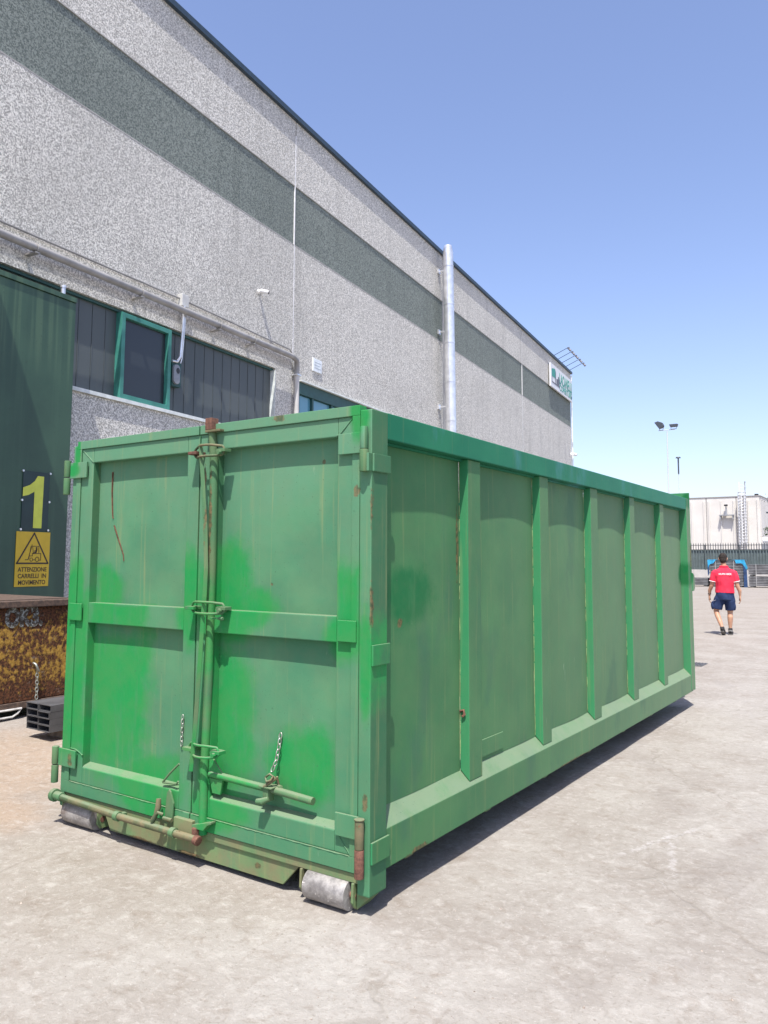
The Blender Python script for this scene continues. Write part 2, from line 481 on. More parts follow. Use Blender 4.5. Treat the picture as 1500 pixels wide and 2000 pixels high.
GLASSB = G('sky_reflection_glass').out((.10,.27,.36), .12, spec=.8)  # sky reflection put into the blue base colour
GALV = simple('galvanised_steel', (.74,.75,.77), .32, .7, .12, 5)
GREYPIPE = simple('grey_pvc_pipe', (.27,.265,.26), .5, 0, .2, 3)
WHITEP = simple('white_plastic', (.80,.80,.78), .4, 0, .05)
BLACKP = simple('black_plastic', (.02,.02,.022), .35, 0, .05)
PLIGHT = simple('pale_lintel_strip', (.62,.66,.64), .5)

bld = empty('warehouse', wl((15, -12, 0)), 'long precast warehouse of pale pebbled panels with a dark green-grey band', 'building')
def wp(name, mat, s0, s1, n0, n1, z0, z1, par=bld, bevel=0):
    return WM().box(s0, s1, n0, n1, z0, z1).build(name, mat, par, bevel)
Z1, Z2, Z3 = 9.05, 10.5, 12.10
bays = [(-8, 14.985), (15.015, 24.28), (24.95, 33.72), (33.75, 43.2)]
for i, (a, b) in enumerate(bays):
    wp('wall_panel', AGG, a, b, -.25, 0, Z2+.02, Z3)
    wp('band_panel', AGGD, a, b, -.25, -.02, Z1+.02, Z2)
    wp('groove', CONC, a, b, -.25, .004, Z1, Z1+.02)
    wp('groove', CONC, a, b, -.25, .002, Z2, Z2+.02)
    if i == 0:
        wp('wall_panel', AGG, a, b, -.25, 0, 5.95, Z1)
        wp('wall_panel', AGG, a, b, -.25, 0, 0, 4.33)
        wp('wall_panel', AGG, 14.30, b, -.25, 0, 4.33, 5.95)
        wp('wall_panel', AGG, a, 5.4, -.25, 0, 4.33, 5.95)
    elif i == 1:
        wp('wall_panel', AGG, a, b, -.25, 0, 5.90, Z1)
        wp('wall_panel', AGG, a, b, -.25, 0, 0, 3.2)
        wp('wall_panel', AGG, 21.5, b, -.25, 0, 3.2, 5.90)
        wp('wall_panel', AGG, a, 15.30, -.25, 0, 3.2, 5.90)
    else:
        wp('wall_panel', AGG, a, b, -.25, 0, 0, Z1)
wp('joint_sealant', SEAL, 14.985, 15.015, -.2, .003, 6.45, 11.75)
wp('joint_sealant', SEAL, 33.72, 33.75, -.2, .003, 3, 11.75)
wp('recess_strip', CONC, 24.28, 24.95, -.25, -.10, 0, Z3)
wp('roof_flashing', FLASH, -8, 43.35, -.6, .085, Z3, Z3+.12)
wp('roof', CONC, -8, 43.2, -24, -.6, Z3-.3, Z3+.05)
wp('end_wall', AGG, 42.9, 43.2, -24, -.25, 0, Z3)
wp('end_wall', AGG, -8, -7.7, -24, -.25, 0, Z3)
wp('back_wall', AGG, -8, 43.2, -24.3, -24, 0, Z3)
WM().tube([(43.24,.04,0),(43.24,.04,12.0)], .032, 8).build('corner_downpipe', SEAL, bld, smooth=40)

# dark cladding bay with its planks, sill and the teal window
s = 5.4
pw = .287
while s < 14.28:
    e = min(s+pw, 14.28)
    if not (s > 9.62 and e < 10.95):
        MBp = WM().box(s+.0015, e-.0015, -.16, -.12, 4.40, 5.93)
        MBp.box(s+.0015, s+.016, -.12, -.112, 4.40, 5.93)
        MBp.build('cladding_plank', CLAD, bld)
    s = e
wp('opening_back', DARK_IN, 5.4, 14.30, -.24, -.20, 4.33, 5.95)
wp('window_sill', PLIGHT, 5.4, 14.28, -.16, .05, 4.335, 4.395)
wp('head_trim', TEALD, 5.4, 14.295, -.16, -.06, 5.90, 5.945)
wp('jamb_trim', PLIGHT, 14.283, 14.298, -.15, .012, 4.40, 5.90)
win = WM()
a0, a1, b0, b1, t = 9.66, 10.90, 4.40, 5.90, .085
win.box(a0, a0+t, -.16, .02, b0, b1).box(a1-t, a1, -.16, .02, b0, b1).box(a0+t, a1-t, -.16, .02, b1-t, b1-.002).box(a0+t, a1-t, -.16, .02, b0+.002, b0+t)
wo = win.build('window', TEAL, bld, .008)
WM().box(a0+t+.002, a1-t-.002, -.09, -.06, b0+t+.002, b1-t-.002).build('pane', GLASSD, wo)
# glazed strip window beyond the downpipe, its panes coloured like reflected sky
wf = WM()
wf.box(15.30, 21.5, -.2, -.02, 5.58, 5.86).box(15.30, 21.5, -.2, -.03, 3.2, 3.32).box(15.30, 15.37, -.2, -.03, 3.32, 5.58)
for sm in (15.98, 16.9, 17.9, 18.9, 19.9, 20.9): wf.box(sm-.035, sm+.035, -.19, -.035, 3.32, 5.58)
wo2 = wf.build('window', TEALD, bld, .006)
q = [15.37, 15.98, 16.9, 17.9, 18.9, 19.9, 20.9, 21.5]
for k in range(7):
    WM().box(q[k]+.038, q[k+1]-.038, -.12, -.10, 3.33, 5.57).build('pane', GLASSB, wo2)
wp('lintel_strip', PLIGHT, 15.30, 21.5, -.02, .06, 5.865, 5.895)

# services along the wall
pp = WM().tube([(-2, .20, 6.25), (14.72, .18, 6.30), (14.98, .13, 6.27), (15.05, .09, 6.12), (15.05, .09, 5.95)], .062, 12).build('rain_pipe', GREYPIPE, bld, smooth=50)
for k, sb in enumerate((6.2, 7.72, 9.9, 12.05, 13.2)):
    WM().box(sb-.04, sb+.04, .0, .25, 6.185, 6.205).tube([(sb, .195+.066*math.cos(a), 6.275+.066*math.sin(a)) for a in [x*PI/8 for x in range(16)]], .008, 6, True).build('pipe_clamp', GREYPIPE, pp)
WM().tube([(15.05,.09,5.95),(15.05,.09,.1)], .058, 12).build('downpipe', simple('pale_grey_pipe', (.50,.49,.47), .45, 0, .12, 3), bld, smooth=50)
WM().box(14.97, 15.13, .0, .16, 5.93, 5.96).build('pipe_clamp', GALV, pp)
WM().tube([(5, .05, 6.50), (11.1, .05, 6.55), (14.80, .05, 6.50), (14.93, .05, 6.40)], .018, 8).build('conduit', GREYPIPE, bld, smooth=50)
WM().box(11.04, 11.23, .0, .12, 6.40, 6.64).build('junction_box', simple('pale_grey_box', (.52,.52,.50), .5), bld, .012)
WM().tube([(11.12, .1, 6.42), (11.12, .08, 5.95), (11.12, .04, 5.45), (11.05, .03, 5.34), (10.92, .03, 5.33)], .025, 8).build('drop_conduit', GALV, bld, smooth=50)
WM().tube([(11.17, .1, 6.42), (11.17, .08, 5.95), (11.165, .04, 5.42), (11.14, .03, 5.33)], .012, 8).build('drop_conduit', GALV, bld, smooth=50)
ib = WM().box(10.95, 11.20, -.1, .0, 4.88, 5.34).build('call_box', TEALD, bld)
WM().prism([(10.955+.085*(1+math.cos(a)), (5.20 if math.sin(a) >= 0 else 5.00)+.085*math.sin(a)) for a in [x*PI/10 for x in range(20)]], 'y', .0, .05).build('cover', simple('grey_call_cover', (.22,.24,.27), .5), ib, .008)
WM().prism([(11.06+.045*math.cos(a), 5.17+.055*math.sin(a)) for a in [x*PI/8 for x in range(16)]], 'y', .05, .056).build('lens', BLACKP, ib)
pl = WM().box(15.86, 16.27, .0, .03, 6.24, 6.56).build('notice_plate', simple('pale_notice', (.70,.75,.78), .5), bld, .006)
for k in range(3):
    WM().box(15.92, 16.22-.05*(k % 2), .031, .033, 6.46-.07*k, 6.475-.07*k).build('text_line', simple('notice_grey', (.35,.42,.45), .6), pl)
# unseen slab out of view to the left, added to shade the sliding door
wp('shade_slab', CONC, 2.0, 5.75, .005, 1.6, 8.3, 8.5)

def sec_cam(s, n, z, label, k=1.0, d=(.75, .62, -.22)):
    r = empty('security_camera', wl((s, n, z)), label, 'security camera', 'white bullet cameras on the warehouse wall')
    dv = Vector(d).normalized()
    p0 = Vector((s, n+.10*k, z))
    WM().tube([(s, n, z), (s, n+.02*k, z)], [.075*k, .07*k], 12).tube([(s, n+.02*k, z), tuple(p0)], [.05*k, .035*k], 10).build('mount', WHITEP, r, smooth=40)
    WM().tube([tuple(p0-dv*.05*k), tuple(p0-dv*.02*k), tuple(p0+dv*.20*k)], [.05*k, .062*k, .062*k], 12).build('housing', WHITEP, r, smooth=40)
    WM().tube([tuple(p0+dv*.20*k), tuple(p0+dv*.235*k)], [.05*k, .05*k], 12).build('lens', BLACKP, r, smooth=40)
sec_cam(13.62, .0, 7.50, 'white security camera high above the rain pipe, beside the panel joint', .72, (.55,.62,-.12))
sec_cam(43.0, .0, 7.55, 'small white security camera at the far corner of the warehouse', 1.3, (.9,.3,0))

# flue
fl = empty('flue_pipe', wl((24.25, .5, 0)), 'tall shiny steel flue pipe rising past the warehouse roof', 'flue')
fs0, fs1, fn = 24.17, 23.70, .42
def flp(z): return (fs0+(fs1-fs0)*(z/12.6), fn, z)
zz = [0, 1.6, 3.2, 4.8, 6.3, 7.6, 8.9, 10.2, 11.5]
for k in range(len(zz)-1):
    WM().tube([flp(zz[k]), flp(zz[k+1])], .17, 20).build('flue_section', GALV, fl, smooth=40)
    WM().tube([flp(zz[k+1]-.02), flp(zz[k+1]+.02)], .180, 20).build('flue_band', GALV, fl, smooth=40)
WM().tube([flp(11.5), flp(11.95), flp(12.2)], [.17, .17, .13], 20).build('flue_tip', GALV, fl, smooth=40)
for z in (3.3, 6.75, 9.3, 11.4):
    WM().box(23.86, 23.90, -.0, .30, z, z+.05).box(23.80, 23.96, .001, .05, z-.05, z+.10).build('wall_bracket', GALV, fl)
WM().tube([(24.12, .36, 9), (24.02, .36, 11.9)], .05, 10).build('side_tube', GALV, fl, smooth=40)

# flat shapes and lettering
def text_mesh(txt, size, extr, bold=0.0):
    cu_ = bpy.data.curves.new('lettering', 'FONT')
    cu_.body = txt; cu_.size = size; cu_.extrude = extr; cu_.offset = bold
    cu_.align_x = 'CENTER'; cu_.align_y = 'CENTER'
    cu_.resolution_u = 4
    ob = bpy.data.objects.new('lettering', cu_); COL.objects.link(ob)
    dg = bpy.context.evaluated_depsgraph_get()
    me = bpy.data.meshes.new_from_object(ob.evaluated_get(dg))
    bpy.data.objects.remove(ob)
    return me
def text_on(name, txt, size, centre, right, up, mat, parent, width=None, extr=.001, bold=0.0):
    me = text_mesh(txt, size, extr, bold)
    right = Vector(right).normalized(); up = Vector(up).normalized(); nor = right.cross(up)
    xs_ = [v.co.x for v in me.vertices]; ys_ = [v.co.y for v in me.vertices]
    cx, cy = (min(xs_)+max(xs_))/2, (min(ys_)+max(ys_))/2
    k = width/(max(xs_)-min(xs_)) if width else 1
    for v in me.vertices:
        v.co = right*(v.co.x-cx)*k + up*(v.co.y-cy) + nor*v.co.z
    me.name = name
    return link_mesh(name, me, mat, parent, centre)

# company board on the far end of the wall
sg = empty('company_sign', wl((40.6, .1, 10.5)), 'white company signboard with green lettering at the top far corner of the warehouse', 'signboard')
SGN_G = simple('sign_green', (.03,.26,.20), .5); SGN_D = simple('sign_grey', (.10,.10,.12), .5); SGN_W = simple('sign_white', (.66,.67,.68), .45, 0, .03)
WM().box(38.3, 42.95, .06, .14, 10.42, 11.62).build('board', SGN_W, sg, .01)
def sgp(s, z): return (s, z)
def flat(poly, mat, name, n0=.142, n1=.150):
    return WM().prism(poly, 'y', n0, n1).build(name, mat, sg)
flat([(38.5,10.98),(38.5,11.36),(39.1,11.46),(39.2,11.42),(39.2,10.98)], SGN_G, 'logo_mark')
flat([(39.2,10.7),(39.2,11.42),(39.32,11.30),(39.32,10.7)], SGN_D, 'logo_mark', .142, .151)
flat([(38.5,10.66),(38.5,10.72),(40.1,10.72),(40.1,10.66)], SGN_D, 'logo_mark')
flat([(38.5,10.72),(38.5,10.98),(38.56,10.98),(38.56,10.72)], SGN_D, 'logo_mark')
flat([(39.45,10.74),(39.45,11.0),(39.75,11.05),(39.8,11.2),(39.95,11.2),(40.05,11.0),(40.05,10.74)], SGN_D, 'logo_mark', .142, .152)
wr = wdir; wu = Vector((0,0,1))
text_on('lettering', 'LACANELLI', .80, wl((41.45, .145, 11.17)), wdir, wu, SGN_G, sg, 2.75, .004, .012)
text_on('lettering', 'COPERTURE', .44, wl((41.45, .145, 10.70)), wdir, wu, SGN_G, sg, 2.75, .004, .006)
flat([(42.72,10.60),(42.72,10.72),(42.86,10.72),(42.86,10.60)], SGN_D, 'logo_mark')
armpos = (39.6, 40.45, 41.3, 42.2, 43.1)
armlab = ('first from the flue', 'second from the flue', 'middle of the row of five', 'second from the corner', 'at the very corner')
for sa, lb in zip(armpos, armlab):
    r = empty('sign_lamp', wl((sa, 0, 12.27)), 'thin arm lamp over the company sign, '+lb, 'sign lamp', 'arm lamps above the company sign')
    WM().tube([(sa, -.05, 12.2), (sa, .0, 12.30), (sa, .72, 12.62)], .016, 8).build('arm', FLASH, r, smooth=40)
    WM().box(sa-.04, sa+.04, .70, .80, 12.54, 12.63).tube([(sa, .74, 12.58), (sa, .86, 12.44)], [.035, .06], 8).build('lamp_head', SGN_D, r, smooth=40)

# sliding door with its number and warning signs
def door_green():
    g = G('weathered_dark_green_door')
    c = g.mix(g.mr(g.noise(1.2, 4), .3, .7), (.027,.066,.043), (.038,.088,.055))
    z = g.sep(g.pos)[2]
    st = g.math('MULTIPLY', g.mr(g.noise(1.0, 3, stretch=(9,9,.18)), .46, .60), g.mr(g.math('ADD', z, g.math('MULTIPLY', g.noise(1, 3, stretch=(12,12,.3)), 1.2)), 4.9, 5.6))
    c = g.mix(g.math('MULTIPLY', st, .5), c, (.085,.15,.085))
    c = g.mix(g.math('MULTIPLY', g.mr(g.noise(1.0, 4, stretch=(7,7,.25)), .5, .66), .35), c, (.055,.115,.07))
    c = g.mix(g.math('MULTIPLY', g.mr(g.noise(26, 3), .62, .70), .6), c, (.03,.06,.04))
    return g.out(c, .5)
GDOOR = door_green()
DN = .30
sl = empty('sliding_door', wl((6.2, DN, 0)), 'big weathered dark green sliding door left of the green container', 'door')
WM().box(2.2, 8.42, DN-.08, DN, .3, 5.62).build('door_leaf', GDOOR, sl, .01)
WM().box(2.2, 8.42, DN-.07, DN+.02, 5.625, 5.70).build('top_rail', GDOOR, sl, .006)
WM().tube([(8.18, DN-.02, 5.70), (8.18, DN-.02, 5.80)], .035, 10).tube([(8.18, DN-.02, 5.80), (8.18, DN-.02, 5.83)], .045, 10).build('roller_pin', GALV, sl, smooth=40)
SY = simple('sign_yellow', (.60,.40,.02), .45, 0, .05); SBR = simple('sign_brown_black', (.035,.018,.012), .5)
SNAVY = simple('plate_dark_green', (.012,.035,.035), .45); SLIME = simple('number_lime', (.58,.62,.07), .45, 0, .06)
dr = wdir
def W2(x, z, n=DN): return wl((x, n, z))
# number plate: s from 7.56..8.04, z 2.05..2.93
npl = empty('number_plate', W2(7.83, 2.05), 'dark plate with a big lime number 1 screwed to the sliding door', 'sign')
WM().box(7.60, 8.06, DN+.004, DN+.012, 2.085, 2.935).build('plate', SNAVY, npl)
WM().prism([(7.80,2.12),(7.945,2.12),(7.955,2.875),(7.845,2.875),(7.80,2.80),(7.72,2.735),(7.605,2.69),(7.605,2.565),(7.70,2.59),(7.80,2.645)], 'y', DN+.0125, DN+.0155).build('digit', SLIME, npl)
for (a, z) in ((7.595,2.93),(8.065,2.93),(7.595,2.51),(8.065,2.51),(7.595,2.095),(8.065,2.095)):
    WM().tube([(a, DN+.002, z), (a, DN+.022, z)], .016, 8).build('screw', GALV, npl, smooth=40)
ysn = empty('warning_sign', W2(7.83, 1.3), 'yellow forklift warning sign below the number plate on the sliding door', 'sign')
WM().box(7.535, 8.115, DN+.002, DN+.010, 1.285, 2.065).build('plate', SY, ysn, .003)
def strip(pts, w, name='pictogram', closed=False, mat=SBR):
    mb = WM(); n = len(pts)
    for i in range(n if closed else n-1):
        a = Vector(pts[i]); b = Vector(pts[(i+1) % n]); d = (b-a).normalized(); p = Vector((-d.y, d.x))*w/2; e = d*w*.4
        mb.prism([tuple(a-e-p), tuple(b+e-p), tuple(b+e+p), tuple(a-e+p)], 'y', DN+.0105, DN+.0125)
    return mb
strip([(7.56,1.615),(8.09,1.615),(7.835,2.045)], .022, closed=True).build('pictogram', SBR, ysn)
fk = strip([(7.70,1.665),(7.745,1.665),(7.805,1.88)], .010)
def join(*ms):
    r = WM()
    for m_ in ms: 
        b = len(r.v); r.v += m_.v; r.f += [[b+i for i in f] for f in m_.f]
    return r
def circ(cx, cz, r, n=12): return [(cx+r*math.cos(2*PI*k/n), cz+r*math.sin(2*PI*k/n)) for k in range(n)]
fkl = [fk, strip([(7.765,1.72),(7.815,1.72),(7.815,1.755),(7.96,1.755),(7.96,1.66),(7.925,1.66)], .009), strip([(7.83,1.755),(7.815,1.86),(7.92,1.86),(7.925,1.755)], .008),
       strip([(7.83,1.665),(7.87,1.665)], .009), strip(circ(7.80,1.668,.024), .008, closed=True), strip(circ(7.90,1.672,.032), .008, closed=True),
       strip([(7.76,1.68),(7.785,1.86)], .005), strip([(7.84,1.76),(7.875,1.775),(7.885,1.81),(7.885,1.84)], .022), strip([(7.85,1.79),(7.875,1.80)], .010)]
join(*fkl).build('pictogram', SBR, ysn)
for k, (tx, w) in enumerate((('ATTENZIONE', .49), ('CARRELLI  IN', .48), ('MOVIMENTO', .46))):
    text_on('lettering', tx, .088, W2(7.828, 1.528-.092*k, DN+.0115), dr, wu, SBR, ysn, w, .001, .0012)

# ------------------------------------------------------------------ green hook-lift container
CT = empty('roll_off_container', (-1.225, 0, 0), 'big green ribbed steel container with double doors and patched paint', 'container')
W_, L_ = 2.45, 6.73
def cp(name, mb, mat, par=CT, bevel=.004, smooth=None): return mb.build(name, mat, par, bevel, smooth)

# front corner posts
cp('corner_post', MB().box(-.073, 0, -.008, .137, .094, 2.439), P_FRONT, bevel=.007)
cp('corner_post', MB().box(-W_, -W_+.045, -.004, .137, .094, 2.439), P_FRONT, bevel=.007)
# top rails, sills
cp('top_rail', MB().box(-.118, -.004, .139, 6.64, 2.302, 2.441), P_RAIL, bevel=.006)
cp('top_rail', MB().box(-W_+.004, -W_+.118, .139, 6.64, 2.302, 2.441), P_RAIL, bevel=.006)
cp('rail_lip', MB().box(-.086, -.060, .139, 6.64, 2.288, 2.3005), P_RAIL, bevel=0)
XP = -.083
prof = [(-.006,.182),(-.006,.370),(XP-.002,.447),(XP-.03,.447),(XP-.03,.182)]
cp('bottom_sill', MB().prism(prof, 'y', .139, 6.66), P_SIDE, bevel=.005)
cp('bottom_sill', MB().prism([(-W_-x, z) for x, z in prof], 'y', .139, 6.66), P_SIDE, bevel=.005)
# ribs and bulged side sheets
ribs = [(1.055, 1.222), (2.172, 2.334), (3.262, 3.440), (4.370, 4.522), (5.458, 5.606)]
edges = [.139] + [v for r in ribs for v in r] + [6.56]
XR = -.022
for (a, b) in ribs:
    def rib_at(sx):
        X = lambda x: x if sx > 0 else -W_-x
        mb = MB()
        zb_o = .370 + (XR+.006)/(-.083+.006+.0)*.077*0 + .012
        # outer face to the slope of the sill, side faces meet the sheet
        zo, zi = .388, .449
        vs = [(X(XR),a,zo),(X(XR),b,zo),(X(XR),b,2.301),(X(XR),a,2.301),(X(XP),a-.004,zi),(X(XP),b+.004,zi),(X(XP),b+.004,2.301),(X(XP),a-.004,2.301)]
        mb.add(vs, [(0,1,2,3),(4,7,6,5),(0,3,7,4),(1,5,6,2),(0,4,5,1),(3,2,6,7)])
        return mb
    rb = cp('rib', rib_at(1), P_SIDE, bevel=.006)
    # weld runs where the rib meets the sheet
    wb = MB(); z = .455; k = 0
    while z < 2.28:
        ln = R_.uniform(.05, .14)
        if R_.random() < .75:
            wb.tube([(XP+.003, a-.006, z), (XP+.0035, a-.006+R_.uniform(-.001,.001), z+ln*.5), (XP+.003, a-.006, z+ln)], [.0022, .003, .0022], 5)
        z += ln + R_.uniform(0, .02)
    tag(wb.build('weld_bead', WELD, rb), kind='stuff')
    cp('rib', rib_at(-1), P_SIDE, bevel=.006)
def sheet(y0, y1, amp, sx=1):
    mb = MB(); nu, nv = 14, 18; vs = []
    for j in range(nv+1):
        for i in range(nu+1):
            u, v = i/nu, j/nv
            y = y0+(y1-y0)*u; z = .445+(2.30-.445)*v
            bl = amp*(math.sin(PI*u)**.8)*(.35+.65*math.sin(PI*min(1, max(0, v*1.05)))**.6) + .004*mnoise.noise((y*2.2, z*2.0, 1.7))
            x = XP+bl*1.0
            vs.append((x if sx > 0 else -W_-x, y, z))
    fs = [(j*(nu+1)+i, j*(nu+1)+i+1, (j+1)*(nu+1)+i+1, (j+1)*(nu+1)+i) for j in range(nv) for i in range(nu)]
    b = len(vs)
    vs2 = [((XP-.012 if sx > 0 else -W_-XP+.012), p[1], p[2]) for p in vs]
    fs += [tuple(b+k for k in reversed(f)) for f in fs]
    # rim
    ring = [i for i in range(nu+1)] + [j*(nu+1)+nu for j in range(1, nv+1)] + [nv*(nu+1)+i for i in range(nu-1, -1, -1)] + [j*(nu+1) for j in range(nv-1, 0, -1)]
    for k in range(len(ring)):
        a_, b_ = ring[k], ring[(k+1) % len(ring)]
        fs.append((a_, b+a_, b+b_, b_))
    mb.add(vs+vs2, fs)
    return mb
amps = [.008, .014, .015, .015, .015, .015]
for k in range(6):
    y0, y1 = edges[2*k]+.001, edges[2*k+1]-.005
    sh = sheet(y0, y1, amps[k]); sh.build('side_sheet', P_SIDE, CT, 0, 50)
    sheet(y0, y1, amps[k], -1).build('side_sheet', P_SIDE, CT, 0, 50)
# patch welded low in the second bay
cp('repair_patch', MB().box(XP+.004, XP+.0125, 1.235, 1.62, .47, .575), P_SIDE, bevel=.002)
# end posts, front bulkhead, floor
cp('end_post', MB().box(-.115, 0, 6.562, 6.70, .20, 2.441), P_SIDE, bevel=.006)
cp('end_post', MB().box(-W_, -W_+.115, 6.562, 6.70, .20, 2.441), P_SIDE, bevel=.006)
cp('bulkhead', MB().box(-W_, 0.002, 6.70, 6.735, .19, 2.512), P_SIDE, bevel=.004)
cp('floor_plate', MB().box(-W_+.12, -.12, .14, 6.56, .20, .26), P_SILL, bevel=0)
cp('hook_bracket', MB().prism([(6.736,1.34),(6.736,1.555),(6.80,1.535),(6.83,1.51),(6.83,1.37),(6.79,1.34)], 'x', -.06, .012), P_SIDE, bevel=.006)
cp('hook_bracket', MB().prism([(6.736,1.34),(6.736,1.555),(6.80,1.535),(6.83,1.51),(6.83,1.37),(6.79,1.34)], 'x', -W_-.012, -W_+.06), P_SIDE, bevel=.006)
for x in (-1.75, -.80):
    cp('skid_beam', MB().box(x, x+.10, .2, 6.65, .06, .198), P_SILL, bevel=.004)
# cross members under the floor
for k in range(7):
    cp('cross_member', MB().box(-W_+.12, -.12, .5+k*.95, .58+k*.95, .10, .199), P_SILL, bevel=0)

# front sill with skirt, roller brackets and rollers
cp('front_sill', MB().box(-W_+.046, -.074, .0, .12, .140, .183), P_SILL, bevel=.003)
cp('front_sill', MB().box(-W_+.046, -.074, .052, .12, .1835, .26), P_SILL, bevel=0)
cp('skirt_plate', MB().prism([(-2.02,.139),(-1.95,.026),(-.555,.026),(-.447,.139)], 'y', .012, .03), P_SILL, bevel=.003)
for x0, x1 in ((-.398, -.112), (-2.385, -2.06)):
    ro = cp('roller', MB().tube([(x0+.016, .024, .072), (x1-.016, .024, .072)], .072, 28), STEEL_ROLL, bevel=.002, smooth=40)
    MB().tube([(x0-.02, .024, .072), (x1+.02, .024, .072)], .018, 10).build('axle', RUST, ro, smooth=40)
    for x in (x0-.03, x1+.004):
        cp('roller_bracket', MB().prism([(-.008,.139),(-.012,.05),(.012,.018),(.08,.018),(.13,.139)], 'x', x, x+.014), P_SILL, bevel=.003)
cp('foot_gusset', MB().prism([(-.012,.093),(-.088,.015),(-.088,.093)], 'y', .01, .12), P_SILL, bevel=.003)

# doors
def door(x0, x1, stl, str_, zb, zt, rim=True):
    """frame of a door leaf: outer flange, stiles and rails proud of a recessed sheet"""
    d = MB()
    D0, D1 = 0.0, .075
    zr1, zr2, zm1, zm2, zt1, zt2 = .262, .362, 1.272, 1.402, 2.316, 2.412
    d.box(x0, x0+stl, D0, D1, zr1, zt2).box(x1-str_, x1, D0, D1, zr1, zt2)
    d.box(x0+stl, x1-str_, D0, D1, zm1, zm2).box(x0+stl, x1-str_, D0, D1, zt1, zt2)
    d.prism([(D0, zr1), (D0, zr2), (.012, zr2+.012), (D1, zr2+.030), (D1, zr1)], 'x', x0+stl, x1-str_)
    return d
def flange(x0, x1, zb, zt, side, w=.046):
    """rim strip round three edges, a little proud"""
    f = MB(); a, b = -.010, .05
    f.box(x0, x1, a, b, 2.4125, zt).box(x0, x1, a, b, zb, .2615)
    if side < 0: f.box(x0-.001, x0+w, a, -.0005, .2615, 2.4125)
    else: f.box(x1-w, x1+.001, a, -.0005, .2615, 2.4125)
    return f
dl0, dl1, dr0, dr1 = -2.403, -1.236, -1.226, -.0745
dL = cp('door', door(dl0, dl1, .168, .100, .19, 2.465), P_FRONT, bevel=.005)
dR = cp('door', door(dr0, dr1, .136, .143, .19, 2.463), P_FRONT, bevel=.005)
for d_, (x0, x1, sd_) in ((dL, (dl0, dl1, -1)), (dR, (dr0, dr1, 1))):
    cp('flange', flange(x0, x1, .188, 2.466, sd_), P_FRONT, d_, .003)
def dsheet(x0, x1, z0, z1, par):
    mb = MB(); nu = nv = 10; vs = []
    for j in range(nv+1):
        for i in range(nu+1):
            u, v = i/nu, j/nv
            x = x0+(x1-x0)*u; z = z0+(z1-z0)*v
            y = .056 - .006*math.sin(PI*u)*math.sin(PI*v) + .003*mnoise.noise((x*2.3, z*2.1, 4.2))*math.sin(PI*u)*math.sin(PI*v)
            vs.append((x, y, z))
    fs = [(j*(nu+1)+i, (j+1)*(nu+1)+i, (j+1)*(nu+1)+i+1, j*(nu+1)+i+1) for j in range(nv) for i in range(nu)]
    b = len(vs); vs += [(p[0], .07, p[2]) for p in vs]
    fs += [tuple(b+k for k in reversed(f)) for f in fs]
    mb.add(vs, fs)
    return mb.build('door_sheet', P_FRONT, par, 0, 50)
for par, x0, x1 in ((dL, dl0+.165, dl1-.098), (dR, dr0+.134, dr1-.141)):
    dsheet(x0, x1, .365, 1.275, par); dsheet(x0, x1, 1.40, 2.318, par)
# reveals catch weld beads along the lower rails
def bead(path, r=.004, par=None, mat=None):
    pts = []
    for i in range(len(path)-1):
        a, b = Vector(path[i]), Vector(path[i+1]); n = max(2, int((b-a).length/.02))
        for k in range(n): pts.append(a.lerp(b, k/n) + Vector((0, R_.uniform(-.001,.001), R_.uniform(-.0015,.0015))))
    pts.append(Vector(path[-1]))
    return MB().tube(pts, [r*R_.uniform(.7,1.4) for _ in pts], 6).build('weld_bead', mat or P_FRONT, par, 0, 60)
bead([(dl0+.17,-.001,.437),(dl0+.10,-.001,.462),(dl0+.02,-.001,.468)], .004, dL)
bead([(dr1-.15,-.002,2.322),(dr1-.01,-.002,2.326)], .0035, dR)
bead([(dr0+.02,-.0105,.262),(dr1-.05,-.0105,.262)], .0016, dR)
bead([(dl0+.05,-.0105,.262),(dl1-.05,-.0105,.262)], .0016, dL)
# corner braces: mitre lines drawn by thin weld runs
bead([(dr1-.142,-.001,2.316),(dr1-.05,-.001,2.405)], .003, dR)
bead([(dl0+.168,-.001,2.316),(dl0+.048,-.001,2.405)], .003, dL)
bead([(dr1-.125,-.001,.352),(dr1-.05,-.001,.268)], .003, dR)
# hinges
def plate(x0, x1, y0, y1, z0, z1, par, mat=P_FRONT, nm='hinge_plate'): return cp(nm, MB().box(x0, x1, y0, y1, z0, z1), mat, par, .003)
for z0, z1 in ((2.218, 2.324), (.350, .458)):
    plate(dr1-.125, -.060, -.024, -.0105, z0, z1, dR)
plate(dr1-.122, -.083, -.022, -.0105, 1.280, 1.385, dR)
for z0, z1 in ((2.218, 2.324), (.350, .460)):
    plate(-2.455, dl0+.125, -.024, -.0105, z0, z1, dL)
plate(dl0-.010, dl0+.122, -.022, -.0105, 1.283, 1.393, dL)
for z0, z1 in ((2.124, 2.214), (1.171, 1.272), (.245, .346)):
    cp('hinge_plate', MB().box(.001, .013, -.006, .146, z0, z1), P_FRONT if z0 > .5 else P_SIDE, CT, .003)
HX, HY = -.032, -.032
cp('hinge_barrel', MB().tube([(HX, HY, 2.236), (HX, HY, 2.348)], .0205, 14), P_FRONT, smooth=40)
cp('hinge_barrel', MB().tube([(HX, HY, 2.122), (HX, HY, 2.234)], .0225, 14), P_LOCK, smooth=40)
cp('hinge_barrel', MB().tube([(HX-.01, HY-.004, .318), (HX-.01, HY-.004, .450)], .0225, 14).tube([(HX-.01, HY-.004, .45), (HX-.01, HY-.004, .457)], .026, 14), P_RUSTY, smooth=40)
cp('hinge_barrel', MB().tube([(HX-.01, HY-.004, .185), (HX-.01, HY-.004, .316)], .0235, 14), RUST, smooth=40)
